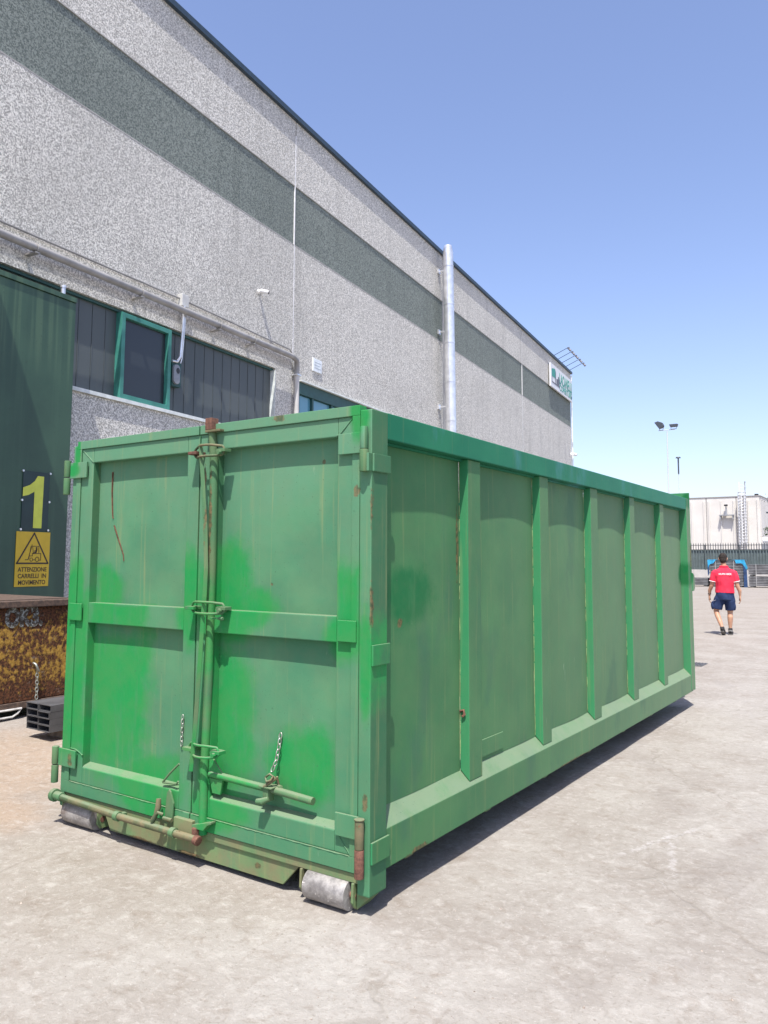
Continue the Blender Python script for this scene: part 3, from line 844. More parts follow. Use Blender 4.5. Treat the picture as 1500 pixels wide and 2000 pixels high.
cp('hinge_leaf', MB().box(HX+.012, .002, HY-.006, HY+.006+.02, 2.124, 2.214), P_FRONT, bevel=.002)
for z in (2.345, .468):
    for dz in (0, -.118):
        cp('hinge_barrel', MB().tube([(-2.488, -.022, z+dz-.115), (-2.488, -.022, z+dz-.003)], .0225, 14), P_LOCK, smooth=40)
# locking gear: bowed flat bar with three hasps, lock tube and lever
rod = [(-1.160,-.065,2.345),(-1.130,-.066,2.10),(-1.103,-.066,1.864),(-1.090,-.066,1.634),(-1.096,-.066,1.476),(-1.104,-.066,1.377),(-1.122,-.066,1.093),(-1.146,-.066,.728),(-1.170,-.066,.515)]
rd = MB().tube(rod, .0165, 4)
cp('locking_bar', rd, P_LOCK, bevel=.002)
lt = cp('lock_tube', MB().tube([(-1.122,-.012,2.43),(-1.103,-.012,2.25),(-1.100,-.012,1.66),(-1.103,-.012,1.09),(-1.118,-.012,.525),(-1.120,-.012,.278),(-1.119,-.012,.172)], .0245, 14), P_LOCK, bevel=0, smooth=40)
cp('tube_cap', MB().box(-1.150, -1.098, -.045, .012, 2.428, 2.498), RUST, bevel=.004)
cp('tube_cap', MB().box(-1.150, -1.03, -.045, .02, 2.414, 2.4275), P_RUSTY, bevel=.003)
for zc, xl, xr in ((2.300, -1.235, -.995), (1.412, -1.225, -.965), (.632, -1.215, -.985)):
    h = .030
    loop = [(xl+.03, -.045, zc+h)]
    n = 5
    loop += [(xl+.03+(xr-.03-xl-.03)*k/n, -.045-.04*math.sin(PI*k/n), zc+h+.004*math.sin(PI*k/n)) for k in range(1, n)]
    loop += [(xr-.03*(1-math.sin(a)), -.040, zc+h*math.cos(a)) for a in [x*PI/6 for x in range(1, 6)]]
    loop += [(xr-.03-(xr-.03-xl-.03)*k/n, -.045-.04*math.sin(PI*k/n), zc-h) for k in range(1, n)]
    loop += [(xl+.03, -.045, zc-h)] + [(xl+.03-.03*math.sin(a), -.04, zc-h*math.cos(a)) for a in [x*PI/6 for x in range(1, 6)]]
    hs = cp('hasp', MB().tube(loop, .0072, 8, True), P_LOCK if zc < 2 else P_RUSTY, bevel=0, smooth=60)
    MB().box(xl-.02, xl+.05, -.075, -.001, zc-.012, zc+.006).build('catch', RUST if zc > 2 else P_LOCK, hs, .002)
    MB().box(xr-.055, xr+.018, -.055, -.002, zc-.008, zc+.010).build('catch', P_LOCK, hs, .002)
    MB().tube([(xr-.02,-.012,zc-.01),(xr-.02,-.07,zc-.012)], .013, 8).build('catch', P_LOCK, hs, 0, 40)
cp('stop_bolt', MB().box(-1.065, -.975, -.052, -.036, 1.352, 1.362).tube([(-1.0,-.044,1.357),(-.97,-.044,1.357)], .010, 8), P_LOCK, bevel=.002)
# lever handle across the right door
lv = cp('lever_handle', MB().tube([(-1.085,.0,.500),(-.99,.002,.497),(-.80,.004,.490),(-.60,.005,.486),(-.356,.005,.474)], .0195, 14), P_LOCK, bevel=0, smooth=40)
cp('lever_gusset', MB().prism([(-1.085,.610),(-.985,.512),(-1.085,.512)], 'y', -.008, .004), P_LOCK, bevel=.002)
cp('lever_gusset', MB().prism([(-1.085,.478),(-.985,.480),(-1.0,.40),(-1.06,.40)], 'y', -.006, .008), P_LOCK, bevel=.002)
# clip, toggle and chain holding the lever
def link_chain(pts, r=.0032, wide=.009, half=.016, sway=.0):
    mb = MB(); n = len(pts)
    tot = [0]
    P = [Vector(p) for p in pts]
    for i in range(1, n): tot.append(tot[-1]+(P[i]-P[i-1]).length)
    k = 0; d = 0.0
    while d + 2*half <= tot[-1] + 1e-4:
        c_ = d+half
        i = max(j for j in range(n-1) if tot[j] <= c_)
        u = (c_-tot[i])/(tot[i+1]-tot[i]); c = P[i].lerp(P[i+1], u); t = (P[i+1]-P[i]).normalized()
        a = Vector((1,0,0)) if k % 2 == 0 else Vector((.25,1,0)).normalized()
        w = (a - t*a.dot(t)).normalized()
        lp = []
        for q in range(14):
            an = 2*PI*q/14
            lp.append(c + t*half*1.15*math.cos(an) + w*wide*math.sin(an)*(1 if abs(math.sin(an)) < .95 else 1))
        mb.tube(lp, r, 6, True)
        d += half*1.75; k += 1
    return mb
cp('chain', link_chain([(-.608,.040,.772),(-.612,.030,.70),(-.620,.020,.63),(-.634,.0,.575)]), CHAIN, bevel=0, smooth=60)
cp('chain', link_chain([(-1.305,-.012,.795),(-1.309,-.012,.70),(-1.311,-.012,.615)], .0026, .007, .014), CHAIN, bevel=0, smooth=60)
cl = cp('lever_clip', MB().tube([(-.628,-.02,.572),(-.650,-.03,.553),(-.632,-.04,.536),(-.610,-.03,.545),(-.605,-.02,.562)], .006, 8, True).tube([(-.604,.0,.552),(-.630,-.025,.525),(-.655,-.035,.505)], [.012,.0095,.008], 10).tube([(-.604,.01,.555),(-.606,.03,.50)], .006, 8), P_RUSTY, bevel=0, smooth=50)
cp('lever_clip', MB().box(-.690, -.600, -.040, .035, .500, .507).box(-.665, -.630, -.030, .02, .43, .500).tube([(-.69,-.045,.428),(-.655,-.045,.434),(-.625,-.03,.45)], [.016,.019,.012], 10).tube([(-.600,.02,.500),(-.575,.01,.505)], [.014,.012], 8), P_LOCK, bevel=.002, smooth=40)
# lower lock bar along the sill
hb = cp('lower_lock_bar', MB().tube([(-2.41,-.055,.172),(-1.815,-.06,.158),(-1.32,-.06,.156),(-1.115,-.06,.156)], .0205, 14), P_RUSTY, bevel=0, smooth=40)
for x in (-1.80, -1.31):
    MB().tube([(x-.012,-.06,.157),(x+.022,-.06,.157)], .0275, 14).build('collar', P_LOCK, hb, 0, 40)
    MB().box(x-.01, x+.02, -.06, .0, .148, .168).build('collar', P_LOCK, hb, .002)
MB().tube([(-2.445,-.055,.172),(-2.415,-.055,.172)], .040, 16).tube([(-2.415,-.055,.172),(-2.35,-.056,.171)], .028, 14).build('end_ring', P_LOCK, hb, .002, 40)
MB().tube([(-1.13,-.06,.156),(-1.10,-.06,.150)], .026, 12).build('end_ring', RUST, hb, .002, 40)
cp('keeper_block', MB().box(-1.335, -1.185, -.034, -.0005, .150, .232), P_SILL, bevel=.004)
cp('keeper_hook', MB().box(-1.160, -1.128, -.06, -.026, .145, .212), RUST, bevel=.008)
cp('keeper_hook', MB().prism([(-1.17,.222),(-1.02,.262),(-1.02,.250),(-1.05,.238),(-1.08,.205),(-1.17,.205)], 'y', -.05, -.012), P_LOCK, bevel=.003)
cp('toggle_plate', MB().prism([(-1.415,.215),(-1.40,.352),(-1.385,.372),(-1.372,.358),(-1.345,.300),(-1.350,.205)], 'y', -.03, -.018), P_LOCK, bevel=.003)
cp('toggle_plate', MB().tube([(-1.445,-.05,.315),(-1.44,-.055,.27),(-1.455,-.06,.225),(-1.48,-.06,.188)], [.014,.018,.013,.016], 10).tube([(-1.465,-.06,.215),(-1.43,-.065,.245),(-1.405,-.05,.235)], .009, 8).tube([(-1.40,-.05,.215),(-1.33,-.05,.215)], .012, 8), P_RUSTY, bevel=0, smooth=50)
cp('rope_hook', MB().tube([(-1.338,.0,.515),(-1.40,-.012,.455),(-1.465,-.005,.395)], .0065, 8).tube([(-1.465,-.005,.393),(-1.39,.0,.397),(-1.352,-.004,.400),(-1.337,-.004,.418)], .006, 8), P_LOCK, bevel=0, smooth=50)
# scratches on the left door sheet
def scratch(pts, w, par):
    mb = MB()
    for i in range(len(pts)-1):
        a, b = Vector(pts[i]), Vector(pts[i+1]); d = (b-a).normalized(); p = Vector((-d.y, d.x))*w/2*(1-.5*i/len(pts))
        mb.prism([tuple(a-p), tuple(b-p), tuple(b+p), tuple(a+p)], 'y', .0445, .0545)
    return mb.build('scratch', SCRATCH, par)
scratch([(-2.10,2.25),(-2.10,2.12),(-2.094,2.05),(-2.085,1.965),(-2.08,1.945)], .0045, dL)
scratch([(-2.065,1.90),(-2.02,1.815),(-1.985,1.755),(-1.962,1.71),(-1.955,1.67)], .0045, dL)
cp('bolt_eye', MB().tube([(XP+.004,1.046,.79),(XP+.03,1.043,.80),(XP+.035,1.043,.775),(XP+.02,1.043,.762)], .008, 7), RUST, bevel=0, smooth=50)
# ------------------------------------------------------------------ rusty yellow skip at the left
def rusty_yellow():
    g = G('flaking_yellow_rust')
    p = g.pos
    a = g.noise(17, 6, .72, stretch=(1,1,.75)); b = g.noise(2.0, 4, .6)
    rust = g.mix(g.mr(g.noise(40, 4, .7), .35, .65), (.030,.018,.013), (.15,.062,.03))
    yel = g.mix(g.mr(g.noise(30, 4), .3, .7), (.30,.165,.03), (.44,.27,.06))
    z = g.sep(p)[2]
    hgt = g.math('MULTIPLY', g.mr(z, .15, .5), g.mr(z, 1.20, .95))
    th = g.math('ADD', a, g.math('ADD', g.math('MULTIPLY', hgt, .16), g.math('MULTIPLY', g.math('SUBTRACT', b, .5), .45)))
    mk = g.mr(th, .59, .72)
    c = g.mix(mk, rust, yel)
    c = g.mix(g.math('MULTIPLY', g.mr(g.noise(55, 3), .62, .7), .5), c, (.02,.014,.012))
    c = g.mix(g.math('MULTIPLY', g.mr(g.noise(9, 5, .7, vec=g.vm('ADD', p, (4,4,4))), .6, .7), .5), c, (.25,.22,.19))
    g.bump(a, .02, .8)
    return g.out(c, .9, spec=.2)
YR = rusty_yellow()
BRN = rustm('brown_rust_plate', (.05,.035,.028), (.13,.085,.06))
DX = -5.70
DU = empty('rusty_skip', (DX-1, 0, 0), 'rusty skip with flaking yellow paint beside the dark green door', 'skip')
MB().box(DX-2.0, DX, -3.4, 2.38, .17, 1.16).build('body', YR, DU, .01)
MB().box(DX-2.05, DX+.045, -3.45, 2.42, 1.162, 1.232).build('rim', BRN, DU, .008)
MB().box(DX-1.92, DX-.10, -3.3, 2.30, 1.233, 1.24).build('lid_plate', BRN, DU)
MB().box(DX-1.6, DX+.02, -3.4, 2.40, .10, .168).build('base_beam', BRN, DU, .006)
for x in (DX-.35, DX-1.5):
    MB().box(x, x+.14, -3.3, 2.2, .0, .099).build('skid', DARK_IN, DU)
GREYW = simple('worn_grey_paint', (.46,.45,.43), .6, 0, .25, 12)
MB().tube([(DX+.03,1.05,.105),(DX+.03,1.70,.105),(DX+.03,1.66,.06),(DX+.03,1.60,.03),(DX+.03,1.05,.03)], .012, 6).build('edge_rail', GREYW, DU)
WT = G('flaked_white_lettering'); WT = WT.out(WT.mix(WT.mr(WT.noise(30, 5, .75), .46, .62), (.06,.045,.03), (.34,.37,.34)), .85)
text_on('lettering', 'OK3.', .27, (DX+.004, 1.70, 1.06), (0,1,0), wu, WT, DU, .44, .002, .016)
MB().tube([(DX+.004,1.83,.56),(DX+.05,1.83,.55),(DX+.06,1.85,.50),(DX+.05,1.87,.48),(DX+.02,1.86,.50)], .012, 8).build('chain_hook', CHAIN, DU, 0, 50)
link_chain([(DX+.035,1.86,.49),(DX+.03,1.865,.33),(DX+.03,1.868,.16)], .005, .014, .022).build('chain', CHAIN, DU, 0, 50)

# ------------------------------------------------------------------ stacked steel channels
TUBE_M = simple('grey_galvanised_profile', (.11,.112,.118), .5, .4, .2, 6)
tx0, tz0, tw, th_ = -4.83, .082, .187, .06
cols_ = ('left', 'right'); rows_ = ('bottom', 'second from bottom', 'second from top', 'top')
first = None
for r in range(4):
    for c in range(2):
        x0 = tx0+c*(tw+.003)+R_.uniform(-.002,.002); z0 = tz0+r*(th_+.0015); y0 = 1.225+R_.uniform(-.012,.012)
        w = .005
        o = bpy.data.objects
        if first is None:
            mb = MB(); a, b = 0, 4.2
            mb.box(0, tw, a, b, 0, w).box(0, tw, a, b, th_-w, th_).box(0, w, a, b, w, th_-w).box(tw-w, tw, a, b, w, th_-w)
            me, cc = mb.mesh('steel_profile', Vector((0,0,0)), 0)
            first = me
            me.materials.append(TUBE_M)
        ob = bpy.data.objects.new('steel_profile', first)
        ob.location = (x0, y0, z0); COL.objects.link(ob)
        tag(ob, 'hollow grey steel profile, %s row, %s column of the stack by the skip' % (rows_[r], cols_[c]), 'steel profile', 'stacked hollow steel profiles')
WOOD = simple('weathered_timber', (.25,.20,.15), .9, 0, .3, 12)
for k, yb in enumerate((1.42, 3.4, 5.0)):
    ob = MB().box(-4.75, -4.50, yb, yb+.09, -.01, .081).build('timber_bearer', WOOD, None, .004)
    tag(ob, 'short timber bearer under the ' + ('near end', 'middle', 'far end')[k] + ' of the steel profiles', 'timber block', 'timber bearers under the profiles')

# ------------------------------------------------------------------ drain grate beyond the container
IRON = simple('cast_iron', (.10,.10,.10), .6, .5, .2, 10)
DG = empty('drain_grate', (-1.05, 10.7, 0), 'grey iron drain grate set in the yard past the container end', 'drain grate')
MB().box(-1.4, -.72, 10.46, 10.92, -.02, .004).build('frame', simple('grate_pit', (.13,.13,.135), .8), DG)
for k in range(14):
    x = -1.38+k*.048
    MB().box(x, x+.026, 10.49, 10.89, .0045, .012).build('bar', IRON, DG)

# ------------------------------------------------------------------ background: fence, stacks, hall, masts
FY = 60.0
FN = empty('boundary_fence', (-8, FY, 0), 'tall picket fence with dark corrugated sheets on a concrete base', 'fence')
FGREY = simple('fence_grey_green', (.13,.165,.165), .55, .2, .15, 2)
FPK = simple('picket_grey', (.10,.105,.11), .5, .4, .1)
for k in range(6):
    x = -18+k*3.2
    MB().box(x, x+3.19, FY-.06, FY+.25, -.1, 1.10).build('base_wall', simple('pale_base_concrete', (.50,.48,.45), .9, 0, .1, 1.5) if k == 0 else bpy.data.materials['pale_base_concrete'], FN)
for k in range(8):
    x0 = -18+k*2.4; mb = MB(); prof_ = []
    nn = 12
    for i in range(nn):
        xa = x0+.02+2.36*i/nn; st = 2.36/nn
        prof_ += [(xa, FY-.06), (xa+st*.30, FY-.06), (xa+st*.36, FY+.03), (xa+st*.91, FY+.03), (xa+st*.97, FY-.06)]
    prof_ += [(x0+2.38, FY-.06), (x0+2.38, FY+.036), (x0+.02, FY+.036)]
    mb.prism(prof_, 'z', 1.12, 2.60)
    mb.build('corrugated_sheet', FGREY, FN)
    MB().box(x0-.04, x0+.04, FY+.06, FY+.14, 1.1, 3.0).build('fence_post', FPK, FN)
MB().box(-18, 1.2, FY+.037, FY+.060, 2.93, 2.975).build('fence_rail', FPK, FN)
MB().box(-18, 1.2, FY-.07, FY-.004, 2.601, 2.64).build('fence_rail', FPK, FN)
pk = None
for k in range(108):
    x = -17.9+k*.175
    if pk is None:
        pk, _ = MB().box(-.025, .025, -.012, .012, 0, 1.92).add([(-.025,-.012,1.92),(.025,-.012,1.92),(.025,.012,1.92),(-.025,.012,1.92),(0,0,2.03)], [(0,1,4),(1,2,4),(2,3,4),(3,0,4)]).mesh('picket', Vector((0,0,0)))
        pk.materials.append(FPK)
    ob = bpy.data.objects.new('picket', pk); COL.objects.link(ob); ob.parent = FN
    ob.location = Vector((x, FY+.075, 1.12)) - Vector(FN.location)

GRID = simple('galvanised_boards', (.22,.22,.225), .5, .3, .3, 3)
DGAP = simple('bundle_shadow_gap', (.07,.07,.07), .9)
def bundle(x0, x1, z0, z1, y0, label, layer=.105):
    r = empty('board_bundle', ((x0+x1)/2, y0+.5, z0), label, 'metal stack', 'stacked galvanised boards by the fence')
    k = 0; z = z0
    while z < z1-.01:
        h = min(layer, z1-z)
        sx = R_.uniform(-.02, .02)
        MB().box(x0+sx, x1+sx, y0+R_.uniform(0,.015), y0+1.2, z, z+h*.58).build('board', GRID, r)
        z += h; k += 1
    for xs_ in (x0+.35*(x1-x0)*.5, x0+(x1-x0)*.72):
        MB().box(xs_, xs_+.05, y0-.015, y0-.002, z0, z1).build('strap', simple('strap_pale', (.30,.30,.30), .5) if 'strap_pale' not in bpy.data.materials else bpy.data.materials['strap_pale'], r)
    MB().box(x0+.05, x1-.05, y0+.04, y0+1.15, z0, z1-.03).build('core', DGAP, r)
    return r
def bearers(x0, x1, z, y0, where):
    for k in range(3):
        xx = x0+.1+(x1-x0-.4)*k/2
        ob = MB().box(xx, xx+.2, y0+.02, y0+1.15, z, z+.09).build('pallet_bearer', DGAP)
        tag(ob, ('left', 'middle', 'right')[k]+' dark bearer '+where, 'bearer', 'dark bearers under the board stacks')
BY = 55.0
bundle(-13.0, -9.62, .09, .62, BY, 'low stack of galvanised boards left of the walking man')
bearers(-13.0, -9.62, -.01, BY, 'under the low stack left of the walking man')
b2 = bundle(-9.5, -7.36, .09, 1.80, BY, 'tall stack of galvanised boards draped with a blue tarpaulin')
bearers(-9.5, -7.36, -.01, BY, 'under the tall blue-covered stack')
bundle(-7.05, -4.3, .09, .76, BY-.1, 'lower stack of galvanised boards at the right edge')
bearers(-7.05, -4.3, -.01, BY-.1, 'under the lower right-hand stack')
bundle(-7.05, -4.3, .87, 1.56, BY-.1, 'upper stack of galvanised boards resting on another at the right edge')
bearers(-7.05, -4.3, .765, BY-.1, 'between the two right-hand stacks')
TARP = simple('blue_tarpaulin', (.03,.30,.52), .4, 0, .35, 5, bump=.02)
TARPD = simple('navy_tarpaulin', (.02,.05,.13), .5, 0, .3, 5)
tp = empty('tarpaulin', (-8.4, BY, 1.8), 'crumpled blue tarpaulin over the tall stack of boards', 'tarpaulin')
mb = MB(); vs = []; nu, nv = 16, 8
for j in range(nv+1):
    for i in range(nu+1):
        u, v = i/nu, j/nv
        x = -9.58+2.32*u; yy = BY-.05+1.3*v
        vs.append((x, yy, 1.84+.05*mnoise.noise((x*3, yy*3, 0))))
mb.add(vs, [(j*(nu+1)+i, j*(nu+1)+i+1, (j+1)*(nu+1)+i+1, (j+1)*(nu+1)+i) for j in range(nv) for i in range(nu)])
mb.build('top_sheet', TARP, tp, 0, 60)
def drape(poly, y, mat, nm):
    MB().prism(poly, 'y', y, y+.012).build(nm, mat, tp)
drape([(-9.60,1.85),(-9.05,1.86),(-9.15,1.72),(-9.22,1.60),(-9.45,1.55),(-9.58,1.30)], BY-.06, TARP, 'hanging_flap')
drape([(-7.85,1.86),(-7.27,1.86),(-7.05,1.28),(-7.16,1.20),(-7.32,1.50),(-7.45,1.62),(-7.78,1.60)], BY-.06, TARP, 'hanging_flap')
drape([(-7.34,1.50),(-7.12,1.25),(-7.10,.0),(-7.32,.0)], BY-.05, TARPD, 'side_sheet')
drape([(-9.62,1.5),(-9.50,1.5),(-9.50,.9),(-9.60,.7)], BY-.05, TARPD, 'side_sheet')

HALLY = 85.0
HALL = empty('precast_hall', (-20, HALLY+8, 0), 'cream precast hall with vertical panels behind the fence', 'building')
CREAM = simple('cream_concrete', (.60,.575,.53), .85, 0, .06, .6)
CREAMD = simple('cream_joint', (.30,.285,.27), .9)
xe = -10.45
px_ = [xe-2.2, xe-2.2-1.0]
xcur = xe
k = 0
widths = [2.25, 2.92, 2.92, 2.95, 2.92, 2.95, 2.92, 2.95, 2.92]
rib_off = [.95, 1.25, .25, 1.3, .3, 1.3, .3, 1.3, .3]
for w in widths:
    MB().box(xcur-w+.05, xcur-.05, HALLY, HALLY+.3, 0, 8.45).build('wall_panel', CREAM, HALL)
    MB().box(xcur-w-.05, xcur-w+.05, HALLY+.02, HALLY+.3, 0, 8.45).build('panel_joint', CREAMD, HALL)
    for off in (.25, w*.5, w-.25):
        mb = MB().prism([(xcur-off-.10, HALLY), (xcur-off-.05, HALLY-.12), (xcur-off+.05, HALLY-.12), (xcur-off+.10, HALLY)], 'z', 0, 8.05)
        mb.build('panel_rib', CREAM, HALL)
    xcur -= w
MB().box(xcur, xe+.05, HALLY-.06, HALLY+16, 8.452, 8.53).build('roof_edge', CREAMD, HALL)
MB().box(xe-.05, xe+.0, HALLY+.3, HALLY+16, 0, 8.45).build('end_wall', CREAM, HALL)
MB().box(xcur, xe-.05, HALLY+.3, HALLY+16, 8.2, 8.45).build('roof', CREAMD, HALL)
MB().box(-11.0, -10.65, HALLY+.4, HALLY+.7, 8.53, 8.72).build('roof_vent', BLACKP, HALL)
# caged ladder up the hall
LAD = empty('cage_ladder', (-12.0, HALLY-.5, 0), 'white caged ladder fixed to the cream hall', 'ladder')
LW = simple('ladder_white', (.78,.78,.77), .4, .2, .05); LG = simple('ladder_grey', (.32,.33,.34), .5, .4, .1)
for x in (-12.28, -11.78):
    MB().box(x-.03, x+.03, HALLY-.45, HALLY-.40, 2.4, 9.95).build('stile', LW, LAD)
for kk in range(26):
    MB().box(-12.25, -11.81, HALLY-.44, HALLY-.41, 2.5+kk*.285, 2.53+kk*.285).build('rung', LW, LAD)
for kk in range(18):
    z = 3.4+kk*.32
    MB().tube([(-12.03+.36*math.cos(a), HALLY-.72-.34*math.sin(a), z) for a in [-.35+(PI+.7)*q/10 for q in range(11)]], .04, 6, flat=1.0).build('hoop', LG, LAD)
for q in range(5):
    a = -.2+(PI+.4)*q/4
    MB().box(-12.03+.36*math.cos(a)-.04, -12.03+.36*math.cos(a)+.04, HALLY-.74-.34*math.sin(a), HALLY-.72-.34*math.sin(a), 3.3, 8.9).build('cage_bar', LW, LAD)
MB().tube([(-11.72, HALLY-.5, 8.6), (-11.72, HALLY-.5, 9.95)], .03, 6).box(-11.86, -11.58, HALLY-.52, HALLY-.48, 9.28, 9.32).box(-11.78, -11.66, HALLY-.54, HALLY-.46, 9.82, 9.98).build('top_rail', LG, LAD)
# floodlight on its wall platform
FLP = empty('wall_floodlight', (-13.6, HALLY-.4, 6.5), 'dark floodlight on a bracket platform on the cream hall', 'floodlight')
MB().box(-14.3, -12.9, HALLY-.55, HALLY-.13, 6.5, 6.6).box(-14.25, -14.15, HALLY-.5, HALLY-.13, 6.1, 6.5).box(-13.05, -12.95, HALLY-.5, HALLY-.13, 6.1, 6.5).build('platform', LG, FLP)
MB().tube([(-13.62, HALLY-.4, 6.6), (-13.62, HALLY-.4, 7.5)], [.12, .05], 8).build('stem', LG, FLP, 0, 40)
MB().box(-13.78, -13.46, HALLY-.6, HALLY-.25, 7.5, 7.66).build('lamp_head', BLACKP, FLP, .02)

# yard masts
MGR = simple('mast_pale_grey', (.62,.64,.66), .4, .3, .05); MDK = simple('lamp_dark_grey', (.06,.07,.085), .5, .2, .1)
M1 = empty('floodlight_mast', (-16.95, 75, 0), 'tall thin mast with two floodlights behind the container', 'floodlight mast')
MB().tube([(-16.98, 75, 0), (-16.94, 75, 14.35)], [.12, .05], 10).build('pole', MGR, M1, 0, 40)
MB().tube([(-17.75, 75, 14.45), (-16.2, 75, 14.45)], .035, 8).build('crossbar', MGR, M1, 0, 40)
MB().prism([(-18.08,15.25),(-17.75,15.36),(-17.35,15.2),(-17.22,14.9),(-17.3,14.72),(-17.65,14.62)], 'y', 74.75, 75.25).build('floodlight', MDK, M1, .03)
MB().tube([(-17.6,74.7,14.62),(-17.55,74.7,14.42),(-17.25,74.7,14.42),(-17.2,74.7,14.75)], .03, 6).build('yoke', MDK, M1)
MB().prism([(-16.68,14.95),(-16.6,14.7),(-16.0,14.7),(-15.92,14.95)], 'y', 74.7, 75.25).build('floodlight', MDK, M1, .03)
MB().tube([(-16.5,74.7,14.7),(-16.5,74.7,14.45),(-16.0,74.7,14.45),(-15.95,74.7,14.72)], .03, 6).build('yoke', MDK, M1)
M2 = empty('lamp_post', (-16.2, 76, 0), 'slim lamp post with a flat cap and dark upper tube', 'lamp post')
MB().tube([(-16.22, 76, 0), (-16.22, 76, 10.2)], [.06, .035], 8).build('pole', MGR, M2, 0, 40)
MB().tube([(-16.22, 76, 10.2), (-16.22, 76, 11.75)], .07, 8).build('lamp_tube', MDK, M2, 0, 40)
MB().tube([(-16.22, 76, 11.75), (-16.22, 76, 11.86)], [.24, .2], 14).build('lamp_cap', MDK, M2, 0, 40)
SLp = empty('street_lamp', (-7.2, 78, 0), 'curved grey street lamp arm at the right edge beside the hall', 'street lamp')
MB().tube([(-7.2,78,0),(-7.2,78,5.8),(-7.5,78,6.35),(-8.3,78,6.40)], [.08,.06,.05,.04], 8).build('pole', MDK, SLp, 0, 40)
MB().box(-8.95, -8.3, 77.85, 78.15, 6.25, 6.40).build('lamp_head', MDK, SLp, .03)

HS = empty('far_house', (-5.5, 100, 0), 'pale far house with a low roof at the right edge', 'house')
MB().box(-11.4, 2, 100, 110, 0, 5.4).build('wall', simple('far_house_wall', (.52,.50,.51), .9), HS)
MB().prism([(-11.9,5.45),(2.5,5.45),(2.5,5.75),(-4.5,7.0),(-11.9,5.9)], 'y', 99.4, 110.4).build('roof', simple('far_house_roof', (.66,.67,.70), .8), HS)
VN = empty('white_tank', (-7.45, 66, 0), 'white rooftop tank showing over the fence at the right edge', 'tank')
MB().box(-7.75, -7.15, 66, 66.6, 0, 3.15).build('stand', LG, VN)
MB().tube([(-7.65, 66.3, 3.45), (-7.1, 66.3, 3.45)], .25, 12).build('tank_body', WHITEP, VN, 0, 40)

# tree at the right edge
def tree(x, y, h, r):
    t = empty('broadleaf_tree', (x, y, 0), 'dark leafy tree rising past the hall at the right edge', 'tree')
    bark = simple('bark', (.10,.075,.055), .9, 0, .3, 10); leaf = simple('leaf_green', (.045,.075,.03), .6, 0, .5, 3)
    mb = MB().tube([(x, y, 0), (x+.1, y, h*.4), (x-.05, y+.1, h*.7), (x, y, h*.95)], [.22, .16, .1, .03], 8)
    for k in range(9):
        a = k*2.4; z = h*(.42+.055*k); d = Vector((math.cos(a), math.sin(a), .5))*r*.75
        mb.tube([(x, y, z), (x+d.x*.5, y+d.y*.5, z+d.z*.5), (x+d.x, y+d.y, z+d.z)], [.06, .04, .015], 6)
    mb.build('trunk', bark, t, 0, 50)
    lb = MB()
    cl_ = [(Vector((R_.gauss(0,.5)*r, R_.gauss(0,.5)*r, h*.72+R_.gauss(0,.24)*h*.7)), R_.uniform(.3,.6)) for _ in range(46)]
    for c, rr in cl_:
        for _ in range(75):
            d = Vector((R_.gauss(0,1), R_.gauss(0,1), R_.gauss(0,.8)))*rr*.55
            p = Vector((x, y, 0))+c+d
            n = Vector((R_.gauss(0,1), R_.gauss(0,1), R_.gauss(0,1))).normalized(); u = n.orthogonal().normalized(); v = n.cross(u); sz = R_.uniform(.05,.10)
            lb.add([p-u*sz, p+v*sz*.5, p+u*sz, p-v*sz*.5], [(0,1,2,3)])
    me = bpy.data.meshes.new('crown'); me.from_pydata([q-Vector((x,y,h*.7)) for q in lb.v], [], lb.f)
    link_mesh('crown', me, leaf, t, (x, y, h*.7))
tree(-6.9, 74, 7.6, 1.15)

# ------------------------------------------------------------------ person
PO = Vector((-1.50, 16.80, 0))
pf = Vector((-.19, 1.0, 0)).normalized(); pr = Vector((pf.y, -pf.x, 0))
def pl_(p):
    """person frame: x right, y forward (away from camera), z up"""
    return PO + pr*p[0] + pf*p[1] + Vector((0,0,p[2]))
def remesh(mb, vox, sm=2):
    me = bpy.data.meshes.new('tmp'); me.from_pydata(mb.v, [], mb.f)
    bm = bmesh.new(); bm.from_mesh(me); bmesh.ops.recalc_face_normals(bm, faces=bm.faces); bm.to_mesh(me); bm.free()
    ob = bpy.data.objects.new('tmp', me); COL.objects.link(ob)
    md = ob.modifiers.new('r', 'REMESH'); md.mode = 'VOXEL'; md.voxel_size = vox; md.use_smooth_shade = True
    s2 = ob.modifiers.new('s', 'SMOOTH'); s2.iterations = sm; s2.factor = .5
    dg = bpy.context.evaluated_depsgraph_get()
    out = bpy.data.meshes.new_from_object(ob.evaluated_get(dg))
    bpy.data.objects.remove(ob)
    return out
def ell(mb, lv, n=20):
    """stack of ellipses: (x, y, z, rx, ry)"""
    mb.rings([[(x+rx*math.cos(2*PI*k/n), y+ry*math.sin(2*PI*k/n), z) for k in range(n)] for x, y, z, rx, ry in lv])
def PM(): return MB(pl_)
